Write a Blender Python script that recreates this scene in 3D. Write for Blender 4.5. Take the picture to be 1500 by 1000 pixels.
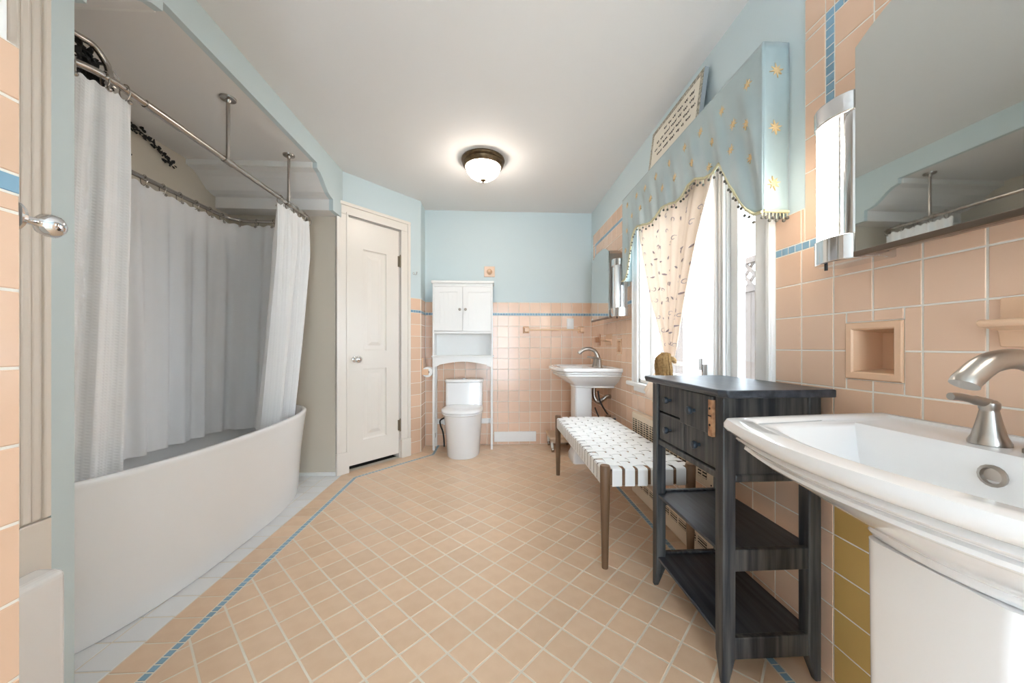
import bpy, math, random
from mathutils import Vector, Matrix
random.seed(7)
PI = math.pi
scn = bpy.context.scene
for o in list(bpy.data.objects): bpy.data.objects.remove(o)

# ------------------------------------------------------------------ camera
FPX, YAW, CAMH = 517.4, math.radians(3.07), 1.02
cam_d = bpy.data.cameras.new('camera'); cam = bpy.data.objects.new('camera', cam_d)
scn.collection.objects.link(cam); scn.camera = cam
cam.location = (0, 0, CAMH); cam.rotation_euler = (PI/2, 0, -YAW)
cam_d.sensor_width = 36.0; cam_d.lens = 36.0*FPX/1500.0
cam_d.shift_y = 7.5/1500.0; cam_d.clip_start = 0.02

# ------------------------------------------------------------------ sky / exposure
w = bpy.data.worlds.new('sky'); scn.world = w; w.use_nodes = True
bg = w.node_tree.nodes['Background']
bg.inputs[0].default_value = (0.74, 0.87, 1.0, 1); bg.inputs[1].default_value = 6.0
scn.view_settings.view_transform = 'Standard'
try: scn.view_settings.look = 'None'
except Exception: pass
scn.view_settings.gamma = 1.0; scn.view_settings.use_curve_mapping = False
scn.view_settings.exposure = 1.48

COL = scn.collection
# ------------------------------------------------------------------ materials
def lin(c):
    r = []
    for v in c[:3]:
        v /= 255.0
        r.append(v/12.92 if v <= .04045 else ((v+.055)/1.055)**2.4)
    return (r[0], r[1], r[2], 1)
MATS = {}
def mat(name, rgb, rough=.5, metal=0., var=0., bump=0., bscale=40., noise=None, nscale=8., nstretch=(1,1,1), coat=0., spec=.5):
    if name in MATS: return MATS[name]
    m = bpy.data.materials.new(name); m.use_nodes = True
    nt = m.node_tree; N = nt.nodes; L = nt.links; b = N['Principled BSDF']
    b.inputs['Base Color'].default_value = lin(rgb); b.inputs['Roughness'].default_value = rough
    b.inputs['Metallic'].default_value = metal; b.inputs['Specular IOR Level'].default_value = spec
    b.inputs['Coat Weight'].default_value = coat; b.inputs['Coat Roughness'].default_value = .08
    src = None
    tc = N.new('ShaderNodeTexCoord'); mp = N.new('ShaderNodeMapping'); L.new(tc.outputs['Object'], mp.inputs[0])
    mp.inputs['Scale'].default_value = nstretch
    if noise is not None:
        n = N.new('ShaderNodeTexNoise'); n.inputs['Scale'].default_value = nscale; n.inputs['Detail'].default_value = 6
        L.new(mp.outputs[0], n.inputs['Vector'])
        r = N.new('ShaderNodeValToRGB'); r.color_ramp.elements[0].position = .38; r.color_ramp.elements[1].position = .66
        r.color_ramp.elements[0].color = lin(rgb); r.color_ramp.elements[1].color = lin(noise)
        L.new(n.outputs['Fac'], r.inputs[0]); src = r.outputs[0]
    if var > 0:
        oi = N.new('ShaderNodeObjectInfo'); ge = N.new('ShaderNodeNewGeometry'); ad = N.new('ShaderNodeMath'); ad.operation = 'ADD'
        L.new(oi.outputs['Random'], ad.inputs[0]); L.new(ge.outputs['Random Per Island'], ad.inputs[1])
        fr = N.new('ShaderNodeMath'); fr.operation = 'FRACT'; L.new(ad.outputs[0], fr.inputs[0])
        mr = N.new('ShaderNodeMapRange'); mr.inputs['To Min'].default_value = 1-var; mr.inputs['To Max'].default_value = 1+var
        L.new(fr.outputs[0], mr.inputs['Value'])
        hs = N.new('ShaderNodeHueSaturation'); L.new(mr.outputs[0], hs.inputs['Value'])
        if src is None: hs.inputs['Color'].default_value = lin(rgb)
        else: L.new(src, hs.inputs['Color'])
        src = hs.outputs[0]
    if src is not None: L.new(src, b.inputs['Base Color'])
    if bump > 0:
        n2 = N.new('ShaderNodeTexNoise'); n2.inputs['Scale'].default_value = bscale; n2.inputs['Detail'].default_value = 3
        L.new(mp.outputs[0], n2.inputs['Vector'])
        bp = N.new('ShaderNodeBump'); bp.inputs['Strength'].default_value = bump; bp.inputs['Distance'].default_value = .004
        L.new(n2.outputs['Fac'], bp.inputs['Height']); L.new(bp.outputs[0], b.inputs['Normal'])
    MATS[name] = m; return m
def emis(name, rgb, strength, basergb=(255,255,255)):
    m = mat(name, basergb, .3); b = m.node_tree.nodes['Principled BSDF']
    b.inputs['Emission Color'].default_value = lin(rgb); b.inputs['Emission Strength'].default_value = strength
    return m
def cloth(name, rgb, transl=.4, weave=0., rough=.9):
    m = bpy.data.materials.new(name); m.use_nodes = True; nt = m.node_tree; N = nt.nodes; L = nt.links
    out = N['Material Output']; N.remove(N['Principled BSDF'])
    d = N.new('ShaderNodeBsdfDiffuse'); t = N.new('ShaderNodeBsdfTranslucent'); mx = N.new('ShaderNodeMixShader')
    d.inputs[0].default_value = lin(rgb); t.inputs[0].default_value = lin(rgb); mx.inputs[0].default_value = transl
    L.new(d.outputs[0], mx.inputs[1]); L.new(t.outputs[0], mx.inputs[2]); L.new(mx.outputs[0], out.inputs[0])
    if weave > 0:
        tc = N.new('ShaderNodeTexCoord'); sep = N.new('ShaderNodeSeparateXYZ'); L.new(tc.outputs['UV'], sep.inputs[0])
        hs = []
        for k in (0, 1):
            mu = N.new('ShaderNodeMath'); mu.operation = 'MULTIPLY'; mu.inputs[1].default_value = 2*PI/.011; L.new(sep.outputs[k], mu.inputs[0])
            s = N.new('ShaderNodeMath'); s.operation = 'SINE'; L.new(mu.outputs[0], s.inputs[0]); hs.append(s)
        a = N.new('ShaderNodeMath'); a.operation = 'MAXIMUM'; L.new(hs[0].outputs[0], a.inputs[0]); L.new(hs[1].outputs[0], a.inputs[1])
        bp = N.new('ShaderNodeBump'); bp.inputs['Strength'].default_value = weave; bp.inputs['Distance'].default_value = .002
        L.new(a.outputs[0], bp.inputs['Height']); L.new(bp.outputs[0], d.inputs['Normal'])
    MATS[name] = m; return m

M_BLUE = mat('pale_blue_paint', (204,217,219), .6)
M_CEIL = mat('white_ceiling_paint', (234,232,230), .8)
M_BEIGE = mat('beige_paint', (212,202,186), .6)
M_CREAM = mat('cream_gloss_paint', (232,224,214), .32)
M_WHITE = mat('white_paint', (240,239,236), .4)
M_GROUT = mat('pale_grout', (236,230,220), .9, bump=.2, bscale=200)
M_GROUTF = mat('floor_grout', (226,216,200), .9, bump=.2, bscale=200)
M_TILE = mat('peach_wall_tile', (230,194,166), .22, var=.05, coat=.2)
M_FTILE = mat('peach_floor_tile', (224,193,162), .30, var=.045, noise=(219,186,154), nscale=14)
M_MUST = mat('mustard_tile', (205,171,104), .25, var=.06, coat=.2)
M_WTILE = mat('white_floor_tile', (226,226,226), .3, var=.03)
M_MOSA = mat('blue_mosaic_tile', (128,164,186), .3, var=.12)
M_PORC = mat('white_porcelain', (240,239,238), .12, coat=.4)
M_ACRY = mat('white_acrylic', (240,240,240), .18, coat=.2)
M_CHROME = mat('chrome', (225,226,228), .1, 1.)
M_NICKEL = mat('brushed_nickel', (178,172,165), .3, 1.)
M_STEEL = mat('rod_steel', (178,172,166), .25, 1.)
M_MIRROR = mat('mirror_silver', (206,210,208), .02, 1.)
M_BLACKW = mat('distressed_navy_wood', (30,35,43), .4, noise=(84,84,82), nscale=55, nstretch=(1,1,.05), bump=.3, bscale=60)
M_BLACKH = mat('distressed_navy_board', (33,40,49), .33, noise=(66,72,80), nscale=45, nstretch=(1,.06,1), bump=.2, bscale=60)
M_RAW = mat('raw_split_wood', (196,150,112), .8, noise=(150,105,75), nscale=60)
M_KNOBB = mat('dark_blue_knob', (50,60,70), .35)
M_WALNUT = mat('walnut_wood', (122,92,66), .5, noise=(98,72,50), nscale=12, nstretch=(1,1,.1), bump=.1)
M_STRAP = mat('white_leather', (240,238,234), .5)
M_BLACK = mat('black_metal', (26,26,26), .6)
M_SHADE = mat('void_shade', (40,34,28), .9)  # near-black colour standing in for shade inside closet, grilles and holes
M_BRONZE = mat('bronze', (112,92,66), .4, .7, noise=(80,64,44), nscale=40)
M_HINGE = mat('aged_brass', (140,128,108), .4, .8)
M_CERAM = mat('peach_ceramic', (232,192,158), .2, coat=.3)
M_PLAST = mat('white_plastic', (238,238,236), .4)
M_CREAMM = mat('cream_metal', (226,208,184), .45)
M_GOLD = mat('gold_thread', (214,184,136), .7)
M_ROPE = mat('gold_rope', (176,142,92), .8, noise=(140,108,66), nscale=80)
M_BEAD = mat('bead_dark', (92,88,80), .3)
M_TRIM = mat('gold_braid', (206,198,160), .7)
M_PAPERS = mat('sign_parchment', (232,224,208), .8)
M_INK = mat('sign_ink', (70,66,62), .8)
M_FRAMEO = mat('sign_ornate_border', (122,118,104), .6, noise=(208,198,178), nscale=90)
M_FRAMEE = mat('sign_grey_edge', (150,156,158), .5)
M_PAPER = mat('tissue_paper', (245,244,242), .9)
M_FENCE = mat('fence_wood', (74,60,50), .8, noise=(60,48,40), nscale=10, nstretch=(1,1,.1))
M_GROUND = mat('garden_ground', (120,120,105), .9)
M_RUBBER = mat('rubber_black', (30,30,32), .5)
M_STOOLW = mat('pale_stool_wood', (206,178,148), .5)
M_CAULK = mat('dirty_caulk', (196,186,168), .8)
M_CURT = cloth('white_waffle_cloth', (248,248,248), .14, weave=.3)
M_LINER = cloth('white_liner_cloth', (248,248,249), .14)
M_PRINT = cloth('cream_print_cloth', (238,216,195), .14)
M_MOTIF = cloth('grey_print_motif', (178,160,160), .05)
M_BULB = emis('frosted_lamp_glass', (255,243,230), 15.0, (255,240,215))
M_TUBE = emis('lit_tube_glass', (255,246,232), 14.0)
M_TUBEOFF = mat('frosted_tube_glass', (232,232,230), .25)
# satin valance
def satin():
    m = mat('teal_satin', (162,178,178), .42, noise=(150,167,169), nscale=5, spec=.5)
    b = m.node_tree.nodes['Principled BSDF']; b.inputs['Sheen Weight'].default_value = .3
    return m
M_SATIN = satin()
def glass():
    m = bpy.data.materials.new('window_glass'); m.use_nodes = True; N = m.node_tree.nodes; L = m.node_tree.links
    N.remove(N['Principled BSDF']); t = N.new('ShaderNodeBsdfTransparent'); g = N.new('ShaderNodeBsdfGlossy'); g.inputs['Roughness'].default_value = .02
    mx = N.new('ShaderNodeMixShader'); mx.inputs[0].default_value = .05
    L.new(t.outputs[0], mx.inputs[1]); L.new(g.outputs[0], mx.inputs[2]); L.new(mx.outputs[0], N['Material Output'].inputs[0])
    return m
M_GLASS = glass()

# ------------------------------------------------------------------ mesh helpers
class MB:
    def __init__(s): s.v = []; s.f = []; s.uv = None
    def add(s, vs, fs):
        n = len(s.v); s.v += [tuple(p) for p in vs]; s.f += [tuple(i+n for i in f) for f in fs]; return s
    def box(s, x0, x1, y0, y1, z0, z1):
        if x0 > x1: x0, x1 = x1, x0
        if y0 > y1: y0, y1 = y1, y0
        if z0 > z1: z0, z1 = z1, z0
        v = [(x0,y0,z0),(x1,y0,z0),(x1,y1,z0),(x0,y1,z0),(x0,y0,z1),(x1,y0,z1),(x1,y1,z1),(x0,y1,z1)]
        return s.add(v, [(0,3,2,1),(4,5,6,7),(0,1,5,4),(1,2,6,5),(2,3,7,6),(3,0,4,7)])
    def obox(s, fr, u0, u1, v0, v1, n0, n1):
        v = [fr(u,vv,n) for n in (n0,n1) for (u,vv) in ((u0,v0),(u1,v0),(u1,v1),(u0,v1))]
        return s.add(v, [(0,3,2,1),(4,5,6,7),(0,1,5,4),(1,2,6,5),(2,3,7,6),(3,0,4,7)])
    def prism(s, pts, fn, a0, a1):
        """polygon pts (2d, ccw) extruded from a0 to a1; fn(p,q,a)->xyz"""
        n = len(pts); v = [fn(p[0],p[1],a0) for p in pts]+[fn(p[0],p[1],a1) for p in pts]
        f = [tuple(range(n))[::-1], tuple(range(n,2*n))]+[(i,(i+1)%n,n+(i+1)%n,n+i) for i in range(n)]
        return s.add(v, f)
    def loft(s, rings, cap0=True, cap1=True, closed=True):
        n = len(rings[0]); v = [p for r in rings for p in r]; f = []
        for k in range(len(rings)-1):
            for i in range(n if closed else n-1):
                j = (i+1) % n; f.append((k*n+i, k*n+j, (k+1)*n+j, (k+1)*n+i))
        if cap0: f.append(tuple(range(n))[::-1])
        if cap1: f.append(tuple(range((len(rings)-1)*n, len(rings)*n)))
        return s.add(v, f)
    def lathe(s, prof, c, seg=24, axis='z', cap0=True, cap1=True):
        rings = []
        for r, h in prof:
            ring = []
            for i in range(seg):
                a = 2*PI*i/seg; p, q = max(r,1e-5)*math.cos(a), max(r,1e-5)*math.sin(a)
                if axis == 'z': ring.append((c[0]+p, c[1]+q, c[2]+h))
                elif axis == 'x': ring.append((c[0]+h, c[1]+p, c[2]+q))
                else: ring.append((c[0]+q, c[1]+h, c[2]+p))
            rings.append(ring)
        return s.loft(rings, cap0, cap1)
    def tube(s, path, r, seg=8, closed=False):
        P = [Vector(p) for p in path]; n = len(P); rings = []
        up = None
        for i in range(n):
            a = P[i-1] if (i > 0 or closed) else P[i]; b = P[(i+1) % n] if (i < n-1 or closed) else P[i]
            t = (b-a).normalized()
            if up is None:
                up = Vector((0,0,1)) if abs(t.z) < .9 else Vector((1,0,0))
            up = (up - t*up.dot(t)).normalized(); sd = t.cross(up)
            rr = r[i] if isinstance(r, (list, tuple)) else r
            rings.append([tuple(P[i]+(up*math.cos(2*PI*k/seg)+sd*math.sin(2*PI*k/seg))*rr) for k in range(seg)])
        if closed: rings.append(rings[0])
        return s.loft(rings, not closed, not closed)
    def grid(s, fn, nu, nv, uvfn=None):
        base = len(s.v); v = []
        for j in range(nv+1):
            for i in range(nu+1): v.append(fn(i/nu, j/nv))
        s.add(v, [(j*(nu+1)+i, j*(nu+1)+i+1, (j+1)*(nu+1)+i+1, (j+1)*(nu+1)+i) for j in range(nv) for i in range(nu)])
        if uvfn:
            if s.uv is None: s.uv = {}
            for j in range(nv+1):
                for i in range(nu+1): s.uv[base+j*(nu+1)+i] = uvfn(i/nu, j/nv)
        return s
    def sphere(s, c, r, seg=10, rings=6, sc=(1,1,1)):
        R = []
        for k in range(rings+1):
            a = PI*k/rings; rr = max(math.sin(a), 1e-4)*r
            R.append([(c[0]+sc[0]*rr*math.cos(2*PI*i/seg), c[1]+sc[1]*rr*math.sin(2*PI*i/seg), c[2]-sc[2]*r*math.cos(a)) for i in range(seg)])
        return s.loft(R, False, False)
def catmull(P, n=8):
    P = [Vector(p) for p in P]; out = []
    for i in range(len(P)-1):
        p0 = P[max(i-1,0)]; p1 = P[i]; p2 = P[i+1]; p3 = P[min(i+2,len(P)-1)]
        for k in range(n):
            t = k/n
            out.append(tuple(.5*((2*p1)+(p2-p0)*t+(2*p0-5*p1+4*p2-p3)*t*t+(3*p1-p0-3*p2+p3)*t**3)))
    out.append(tuple(P[-1])); return out

def wloc(o):
    v = Vector((0,0,0))
    while o is not None: v += o.location; o = o.parent
    return v
def obj(name, mb, m, parent=None, smooth=0, bevel=0., seg=2, at=None, solid=0.):
    off = wloc(parent) if parent else Vector((0,0,0))
    if at is not None: off = Vector(at)
    me = bpy.data.meshes.new(name)
    me.from_pydata([(x-off.x, y-off.y, z-off.z) for x,y,z in mb.v], [], mb.f)
    if mb.uv:
        uvl = me.uv_layers.new(name='UVMap')
        for lp in me.loops: uvl.data[lp.index].uv = mb.uv.get(lp.vertex_index, (0,0))
    me.materials.append(m); me.update()
    if smooth:
        me.polygons.foreach_set('use_smooth', [True]*len(me.polygons)); me.set_sharp_from_angle(angle=math.radians(smooth))
    o = bpy.data.objects.new(name, me); COL.objects.link(o)
    if parent is not None: o.parent = parent
    elif at is not None: o.location = at
    if solid:
        sm = o.modifiers.new('thick', 'SOLIDIFY'); sm.thickness = solid; sm.offset = 0
    if bevel:
        bv = o.modifiers.new('bevel', 'BEVEL'); bv.width = bevel; bv.segments = seg; bv.limit_method = 'ANGLE'; bv.angle_limit = math.radians(40)
    return o
def thing(name, label, cat, loc=(0,0,0), group=None):
    o = bpy.data.objects.new(name, None); COL.objects.link(o); o.location = loc; o.empty_display_size = .05
    o['label'] = label; o['category'] = cat
    if group: o['group'] = group
    return o
def tag(o, label, cat, group=None):
    o['label'] = label; o['category'] = cat
    if group: o['group'] = group
    return o
def struct(name, mb, m, label=None, **k):
    o = obj(name, mb, m, **k); o['kind'] = 'structure'
    if label: o['label'] = label; o['category'] = name.split('_')[0]
    return o
def frame(O, u, n):
    O, u, n = Vector(O), Vector(u).normalized(), Vector(n).normalized(); z = Vector((0,0,1))
    def fr(a, v, d=0.): return tuple(O+u*a+z*v+n*d)
    fr.u, fr.n, fr.O = u, n, O
    return fr
def cells(u0, u1, v0, v1, holes):
    us = sorted({u0,u1,*[min(max(h[i],u0),u1) for h in holes for i in (0,1)]}); vs = sorted({v0,v1,*[min(max(h[i],v0),v1) for h in holes for i in (2,3)]})
    for a,b in zip(us,us[1:]):
        for c,d in zip(vs,vs[1:]):
            cu, cv = (a+b)/2, (c+d)/2
            if not any(h[0]<cu<h[1] and h[2]<cv<h[3] for h in holes): yield a,b,c,d
def slab(fr, u0, u1, v0, v1, thick, holes=()):
    mb = MB()
    for a,b,c,d in cells(u0,u1,v0,v1,list(holes)): mb.obox(fr, a,b,c,d, -thick, 0)
    return mb
# ---------------- tiles
def tile_prism(mb, pts, fn, h, c=.0012):
    """chamfered tile: convex polygon pts -> fn(p,q,height)"""
    n = len(pts); cx = sum(p[0] for p in pts)/n; cy = sum(p[1] for p in pts)/n
    ins = []
    for p in pts:
        d = math.hypot(p[0]-cx,p[1]-cy) or 1; k = max(0, 1-1.4*c/d); ins.append((cx+(p[0]-cx)*k, cy+(p[1]-cy)*k))
    v = [fn(p[0],p[1],0) for p in pts]+[fn(p[0],p[1],h-c) for p in pts]+[fn(p[0],p[1],h) for p in ins]
    f = [tuple(range(2*n,3*n))]
    for i in range(n):
        j = (i+1)%n; f += [(i,j,n+j,n+i),(n+i,n+j,2*n+j,2*n+i)]
    mb.add(v, f)
TM = {}
def wall_tile(parent, fr, rect, m, name='wall_tile', h=.005, key=''):
    u0,u1,v0,v1 = rect; k = (key or parent.name, m.name, round(u1-u0,4), round(v1-v0,4))
    if k not in TM:
        mb = MB(); a, b = (u1-u0)/2, (v1-v0)/2
        tile_prism(mb, [(-a,-b),(a,-b),(a,b),(-a,b)], lambda p,q,d: tuple(fr.u*p+Vector((0,0,q))+fr.n*d), h)
        me = bpy.data.meshes.new(name); me.from_pydata(mb.v, [], mb.f); me.materials.append(m); me.update(); TM[k] = me
    o = bpy.data.objects.new(name, TM[k]); COL.objects.link(o); o.parent = parent
    o.location = fr((u0+u1)/2, (v0+v1)/2, 0); return o
def subtract(rects, h):
    out = []
    for a,b,c,d in rects:
        if h[0] >= b or h[1] <= a or h[2] >= d or h[3] <= c: out.append((a,b,c,d)); continue
        if a < h[0]: out.append((a,h[0],c,d))
        if b > h[1]: out.append((h[1],b,c,d))
        x0, x1 = max(a,h[0]), min(b,h[1])
        if c < h[2]: out.append((x0,x1,c,h[2]))
        if d > h[3]: out.append((x0,x1,h[3],d))
    return out
def lay(us, vs, holes=(), g=.0044):
    R = [(a,b,c,d) for a,b in zip(us,us[1:]) for c,d in zip(vs,vs[1:])]
    for h in holes: R = subtract(R, h)
    return [(a+g/2,b-g/2,c+g/2,d-g/2) for a,b,c,d in R if b-a > .008 and d-c > .008]
def steps(a, b, p, phase):
    k = math.ceil((a-phase)/p - 1e-6); out = [a]; x = phase+k*p
    while x < b-1e-6:
        if x > a+1e-6: out.append(x)
        x += p
    out.append(b); return out
def put_tiles(parent, fr, rects, m, limit, vis, name='wall_tile', mfun=None, key=''):
    """nearest visible ones single, the rest joined"""
    def size(r):
        p = Vector(fr((r[0]+r[1])/2,(r[2]+r[3])/2)); return (p-cam.location).length
    seen = sorted([r for r in rects if vis(r)], key=size); single = seen[:limit]; sset = set(single)
    for r in single: wall_tile(parent, fr, r, mfun(r) if mfun else m, name, key=key)
    rest = [r for r in rects if r not in sset]
    if rest:
        mb = MB()
        for u0,u1,v0,v1 in rest: tile_prism(mb, [(u0,v0),(u1,v0),(u1,v1),(u0,v1)], lambda p,q,d: fr(p,q,d), .005)
        o = obj(name+'_field', mb, m, parent); o['kind'] = 'stuff'

XR, YB, ZC, XL = 1.042, 3.692, 2.43, -.702
PT = .112
# ================================================================== STRUCTURE
# ---- right wall
NICHES = [(.838,.985,.927,1.089), (2.80,2.905,.955,1.085)]
WIN = (1.326, 2.462, .77, 1.95)
fR = frame((XR,0,0), (0,1,0), (-1,0,0))
NH = [(a+.018,b-.018,c+.018,d-.018) for a,b,c,d in NICHES]
wall_right = struct('wall_right', slab(fR, -2.4, YB+.12, 0, ZC, .14, [WIN]+NH), M_BLUE, 'pale blue right wall with peach tile and casement window')
gr = MB()
CAS = (1.246, 2.542, .72, 2.03)
def grout_panel(parent, fr, regs, holes, m=M_GROUT):
    mb = MB()
    for r in regs:
        for a,b,c,d in cells(*r, holes): mb.obox(fr, a,b,c,d, -.001, .0036)
    return obj('grout_bed', mb, m, parent)
PANEL_N = (-.2, 1.123, 1.482, 2.17); PANEL_F = (2.60, 3.615, 1.482, 2.17)
holesR = [CAS]+NICHES
grout_panel(wall_right, fR, [(-.9,YB,0,1.482),PANEL_N,PANEL_F], holesR)
rows = [i*PT for i in range(13)]
us = steps(-.6, YB-.006, PT, 1.136-PT*20)
R = lay(us, rows, holesR)
# above the blue course
R += lay(steps(1.123,1.246,PT,1.136), [1.370,1.482], holesR) + lay(steps(2.542,2.60,PT,1.136), [1.370,1.482], holesR) + lay(steps(3.615,YB-.006,PT,1.136),[1.370,1.482])
vs_up = [1.370]+[1.482+i*PT for i in range(1,5)]+[2.034]
R += lay([1.05,1.123], vs_up+[2.060,2.17]) + lay(steps(-.2,1.021,PT,1.021-PT*11), vs_up) + lay(steps(-.2,1.05,PT,1.021-PT*11), [2.060,2.17])
R += lay([2.60,2.672], vs_up+[2.060,2.17]) + lay(steps(2.70,3.517,PT,2.70), vs_up) + lay(steps(2.672,3.545,PT,2.70), [2.060,2.17]) + lay([3.545,3.615], vs_up+[2.060,2.17])
def mfR(r): return M_MUST if (r[0] > .60 and r[1] < 1.03 and r[3] < .80) else M_TILE
def visR(r):
    if r[1] < .62: return False
    if r[3] < .80 and r[1] < .86: return False
    return True
put_tiles(wall_right, fR, R, M_TILE, 300, visR, mfun=mfR)
def mosaic(parent, fr, u0, u1, v0, v1, single=True, name='mosaic_tile'):
    long_u = (u1-u0) > (v1-v0); n = max(1, round(((u1-u0) if long_u else (v1-v0))/.0285)); g = .003
    rs = []
    for i in range(n):
        if long_u: a = u0+(u1-u0)*i/n; b = u0+(u1-u0)*(i+1)/n; rs.append((a+g/2,b-g/2,v0+g/2,v1-g/2))
        else: a = v0+(v1-v0)*i/n; b = v0+(v1-v0)*(i+1)/n; rs.append((u0+g/2,u1-g/2,a+g/2,b-g/2))
    if single:
        for r in rs: wall_tile(parent, fr, r, M_MOSA, name)
    else:
        mb = MB()
        for a,b,c,d in rs: tile_prism(mb, [(a,c),(b,c),(b,d),(a,d)], lambda p,q,dd: fr(p,q,dd), .005, .0008)
        o = obj('mosaic_strip', mb, M_MOSA, parent); o['kind'] = 'stuff'
mosaic(wall_right, fR, 1.05, 1.246, 1.344, 1.370); mosaic(wall_right, fR, 1.021, 1.05, 1.344, 2.034); mosaic(wall_right, fR, .10, 1.05, 2.034, 2.060)
mosaic(wall_right, fR, 2.542, YB-.006, 1.344, 1.370, False); mosaic(wall_right, fR, 2.70, 3.517, 2.034, 2.060, False)
mosaic(wall_right, fR, 3.517, 3.545, 1.370, 2.060, False); mosaic(wall_right, fR, 2.672, 2.70, 1.370, 2.060, False)
# ---- back wall
fB = frame((0,YB,0), (1,0,0), (0,-1,0))
wall_back = struct('wall_back', slab(fB, XL-.12, XR+.14, 0, ZC, .12), M_BLUE, 'pale blue back wall above peach tile wainscot')
grout_panel(wall_back, fB, [(XL,XR,0,1.482)], [])
usB = steps(XL+.006, XR-.006, PT, .272)
put_tiles(wall_back, fB, lay(usB, rows)+lay(usB, [1.370,1.482]), M_TILE, 300, lambda r: True)
mosaic(wall_back, fB, XL+.006, XR-.006, 1.344, 1.370, False)
fK = frame((0,-2.4,0),(1,0,0),(0,1,0))
struct('wall_rear', slab(fK, -.832, XR+.14, 0, ZC, .10, [(-.25,.60,-.01,2.06)]), M_BLUE, 'pale blue wall with a wide doorway added behind the viewer for light')  # unseen wall, its doorway added to let sky light into the room
# ---- stub wall on the left of the back corner
fL = frame((XL,0,0), (0,1,0), (1,0,0))
wall_left = struct('wall_left', slab(fL, 3.468, YB, 0, ZC, .10), M_BLUE, 'short pale blue wall with peach tile beside the closet door')
grout_panel(wall_left, fL, [(3.472,YB,0,1.482)], [])
put_tiles(wall_left, fL, lay([3.474,3.58,YB-.006], rows)+lay([3.474,3.58,YB-.006],[1.370,1.482]), M_TILE, 300, lambda r: True)
mosaic(wall_left, fL, 3.474, YB-.006, 1.344, 1.370, False)
# ---- diagonal door wall
DA = Vector((-1.226,2.889,0)); DD = Vector((.67,.742,0)).normalized(); DN = Vector((DD.y,-DD.x,0)); DLEN = .785
fD = frame(DA, DD, DN)
DO = (.067, .553, -.01, 2.085)
wall_door = struct('wall_diagonal', slab(fD, -.0, DLEN, 0, ZC, .10, [DO]), M_BLUE, 'diagonal pale blue wall holding the closet door')
grout_panel(wall_door, fD, [(.663,DLEN,0,1.482)], [])
put_tiles(wall_door, fD, lay([.666,DLEN-.004], rows)+lay([.666,DLEN-.004],[1.370,1.482]), M_TILE, 300, lambda r: True)
mosaic(wall_door, fD, .666, DLEN-.004, 1.344, 1.370, False)
mb = MB().obox(fD, -.1, .8, 0, ZC, -.34, -.32).obox(fD, .01, .03, 0, ZC, -.32, -.102).obox(fD, .60, .62, 0, ZC, -.32, -.102).obox(fD, .03, .60, 2.2, 2.22, -.32, -.102).obox(fD, .03, .60, -.05, .001, -.32, -.06); struct('wall_closet', mb, M_SHADE, 'inner wall of the closet with its shade put into the colour')  # closet inside coloured near-black so the gap under the door reads as shade
# ---- near left tiled wall
XN, YN = -.692, .541
fN = frame((XN,0,0), (0,1,0), (1,0,0))
wall_near = struct('wall_near', slab(fN, -2.4, YN, 0, ZC, .14), M_WHITE, 'near wall edge with peach tile and blue course')
grout_panel(wall_near, fN, [(-.6,YN+.010,0,1.455)], [])
usN = [YN-.022-PT*i for i in range(6,-1,-1)]+[YN+.012]
rowsN = [.093+PT*i for i in range(11)]
put_tiles(wall_near, fN, lay(usN, [0]+rowsN+[1.240])+lay(usN, [1.268,1.375,1.455]), M_TILE, 300, lambda r: r[1] > .40)
mosaic(wall_near, fN, YN-.022-PT, YN-.022, 1.240, 1.268); mosaic(wall_near, fN, YN-.022, YN+.012, 1.240, 1.268)
# ---- tub alcove
SX = -1.207; AY0, AY1, AXB = .98, 2.872, -2.06
fAF = frame((0,AY1,0), (1,0,0), (0,-1,0)); fAB = frame((AXB,0,0), (0,1,0), (1,0,0)); fAN = frame((0,AY0,0), (1,0,0), (0,1,0))
struct('wall_alcove_far', slab(fAF, AXB-.1, -1.216, 0, 2.35, .10), M_BEIGE, 'beige end wall of the tub alcove beside the closet door')
struct('wall_alcove_back', slab(fAB, AY0-.1, AY1+.1, 0, 2.35, .10), M_BEIGE, 'beige long wall behind the tub')
struct('wall_alcove_near', slab(fAN, AXB-.1, -1.30, 0, 2.35, .10), M_BEIGE, 'beige near wall of the tub alcove')
prof = [(2.495,2.283),(2.495,2.247),(2.54,2.236),(2.58,2.212),(2.62,2.178),(2.66,2.150),(2.70,2.137),(2.738,2.132)]
yc = (2.495+1.36)/2
far_p = prof; near_p = [(2*yc-y, z) for y,z in prof]
pts = [(AY0,ZC),(AY0,2.04),(near_p[-1][0],2.04)]+near_p[::-1]+far_p+[(2.738,2.05),(2.905,2.05),(2.905,ZC)]
struct('wall_soffit', MB().prism(pts, lambda p,q,a: (a,p,q), SX-.03, SX), M_BLUE, 'pale blue arched soffit face above the tub')
def ext(p): return p
cp = near_p[::-1]+far_p
mb = MB(); x0, x1 = AXB-.05, SX-.03
path = cp
mb.loft([[(x0,y,z) for y,z in path],[(x1,y,z) for y,z in path]], False, False, closed=False)
mb.box(x0,x1,2.738,AY1+.03,2.05,2.30); mb.box(x0,x1,AY0-.03,near_p[-1][0],2.04,2.30); mb.box(x0,x1,AY0-.1,AY1+.1,2.30,2.36)
struct('ceiling_alcove', mb, M_CEIL, 'white coved ceiling over the tub')
mb = MB().box(x0,x1-.001,2.486,2.50,2.246,2.29); mb.box(x0,x1-.001,1.352,1.366,2.246,2.29); struct('trim_alcove', mb, M_WHITE, 'thin white trim bands across the alcove ceiling')
struct('wall_jamb', MB().box(-1.32,SX,1.032,1.086,0,ZC), M_BLUE, 'pale blue jamb at the near end of the tub')
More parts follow.
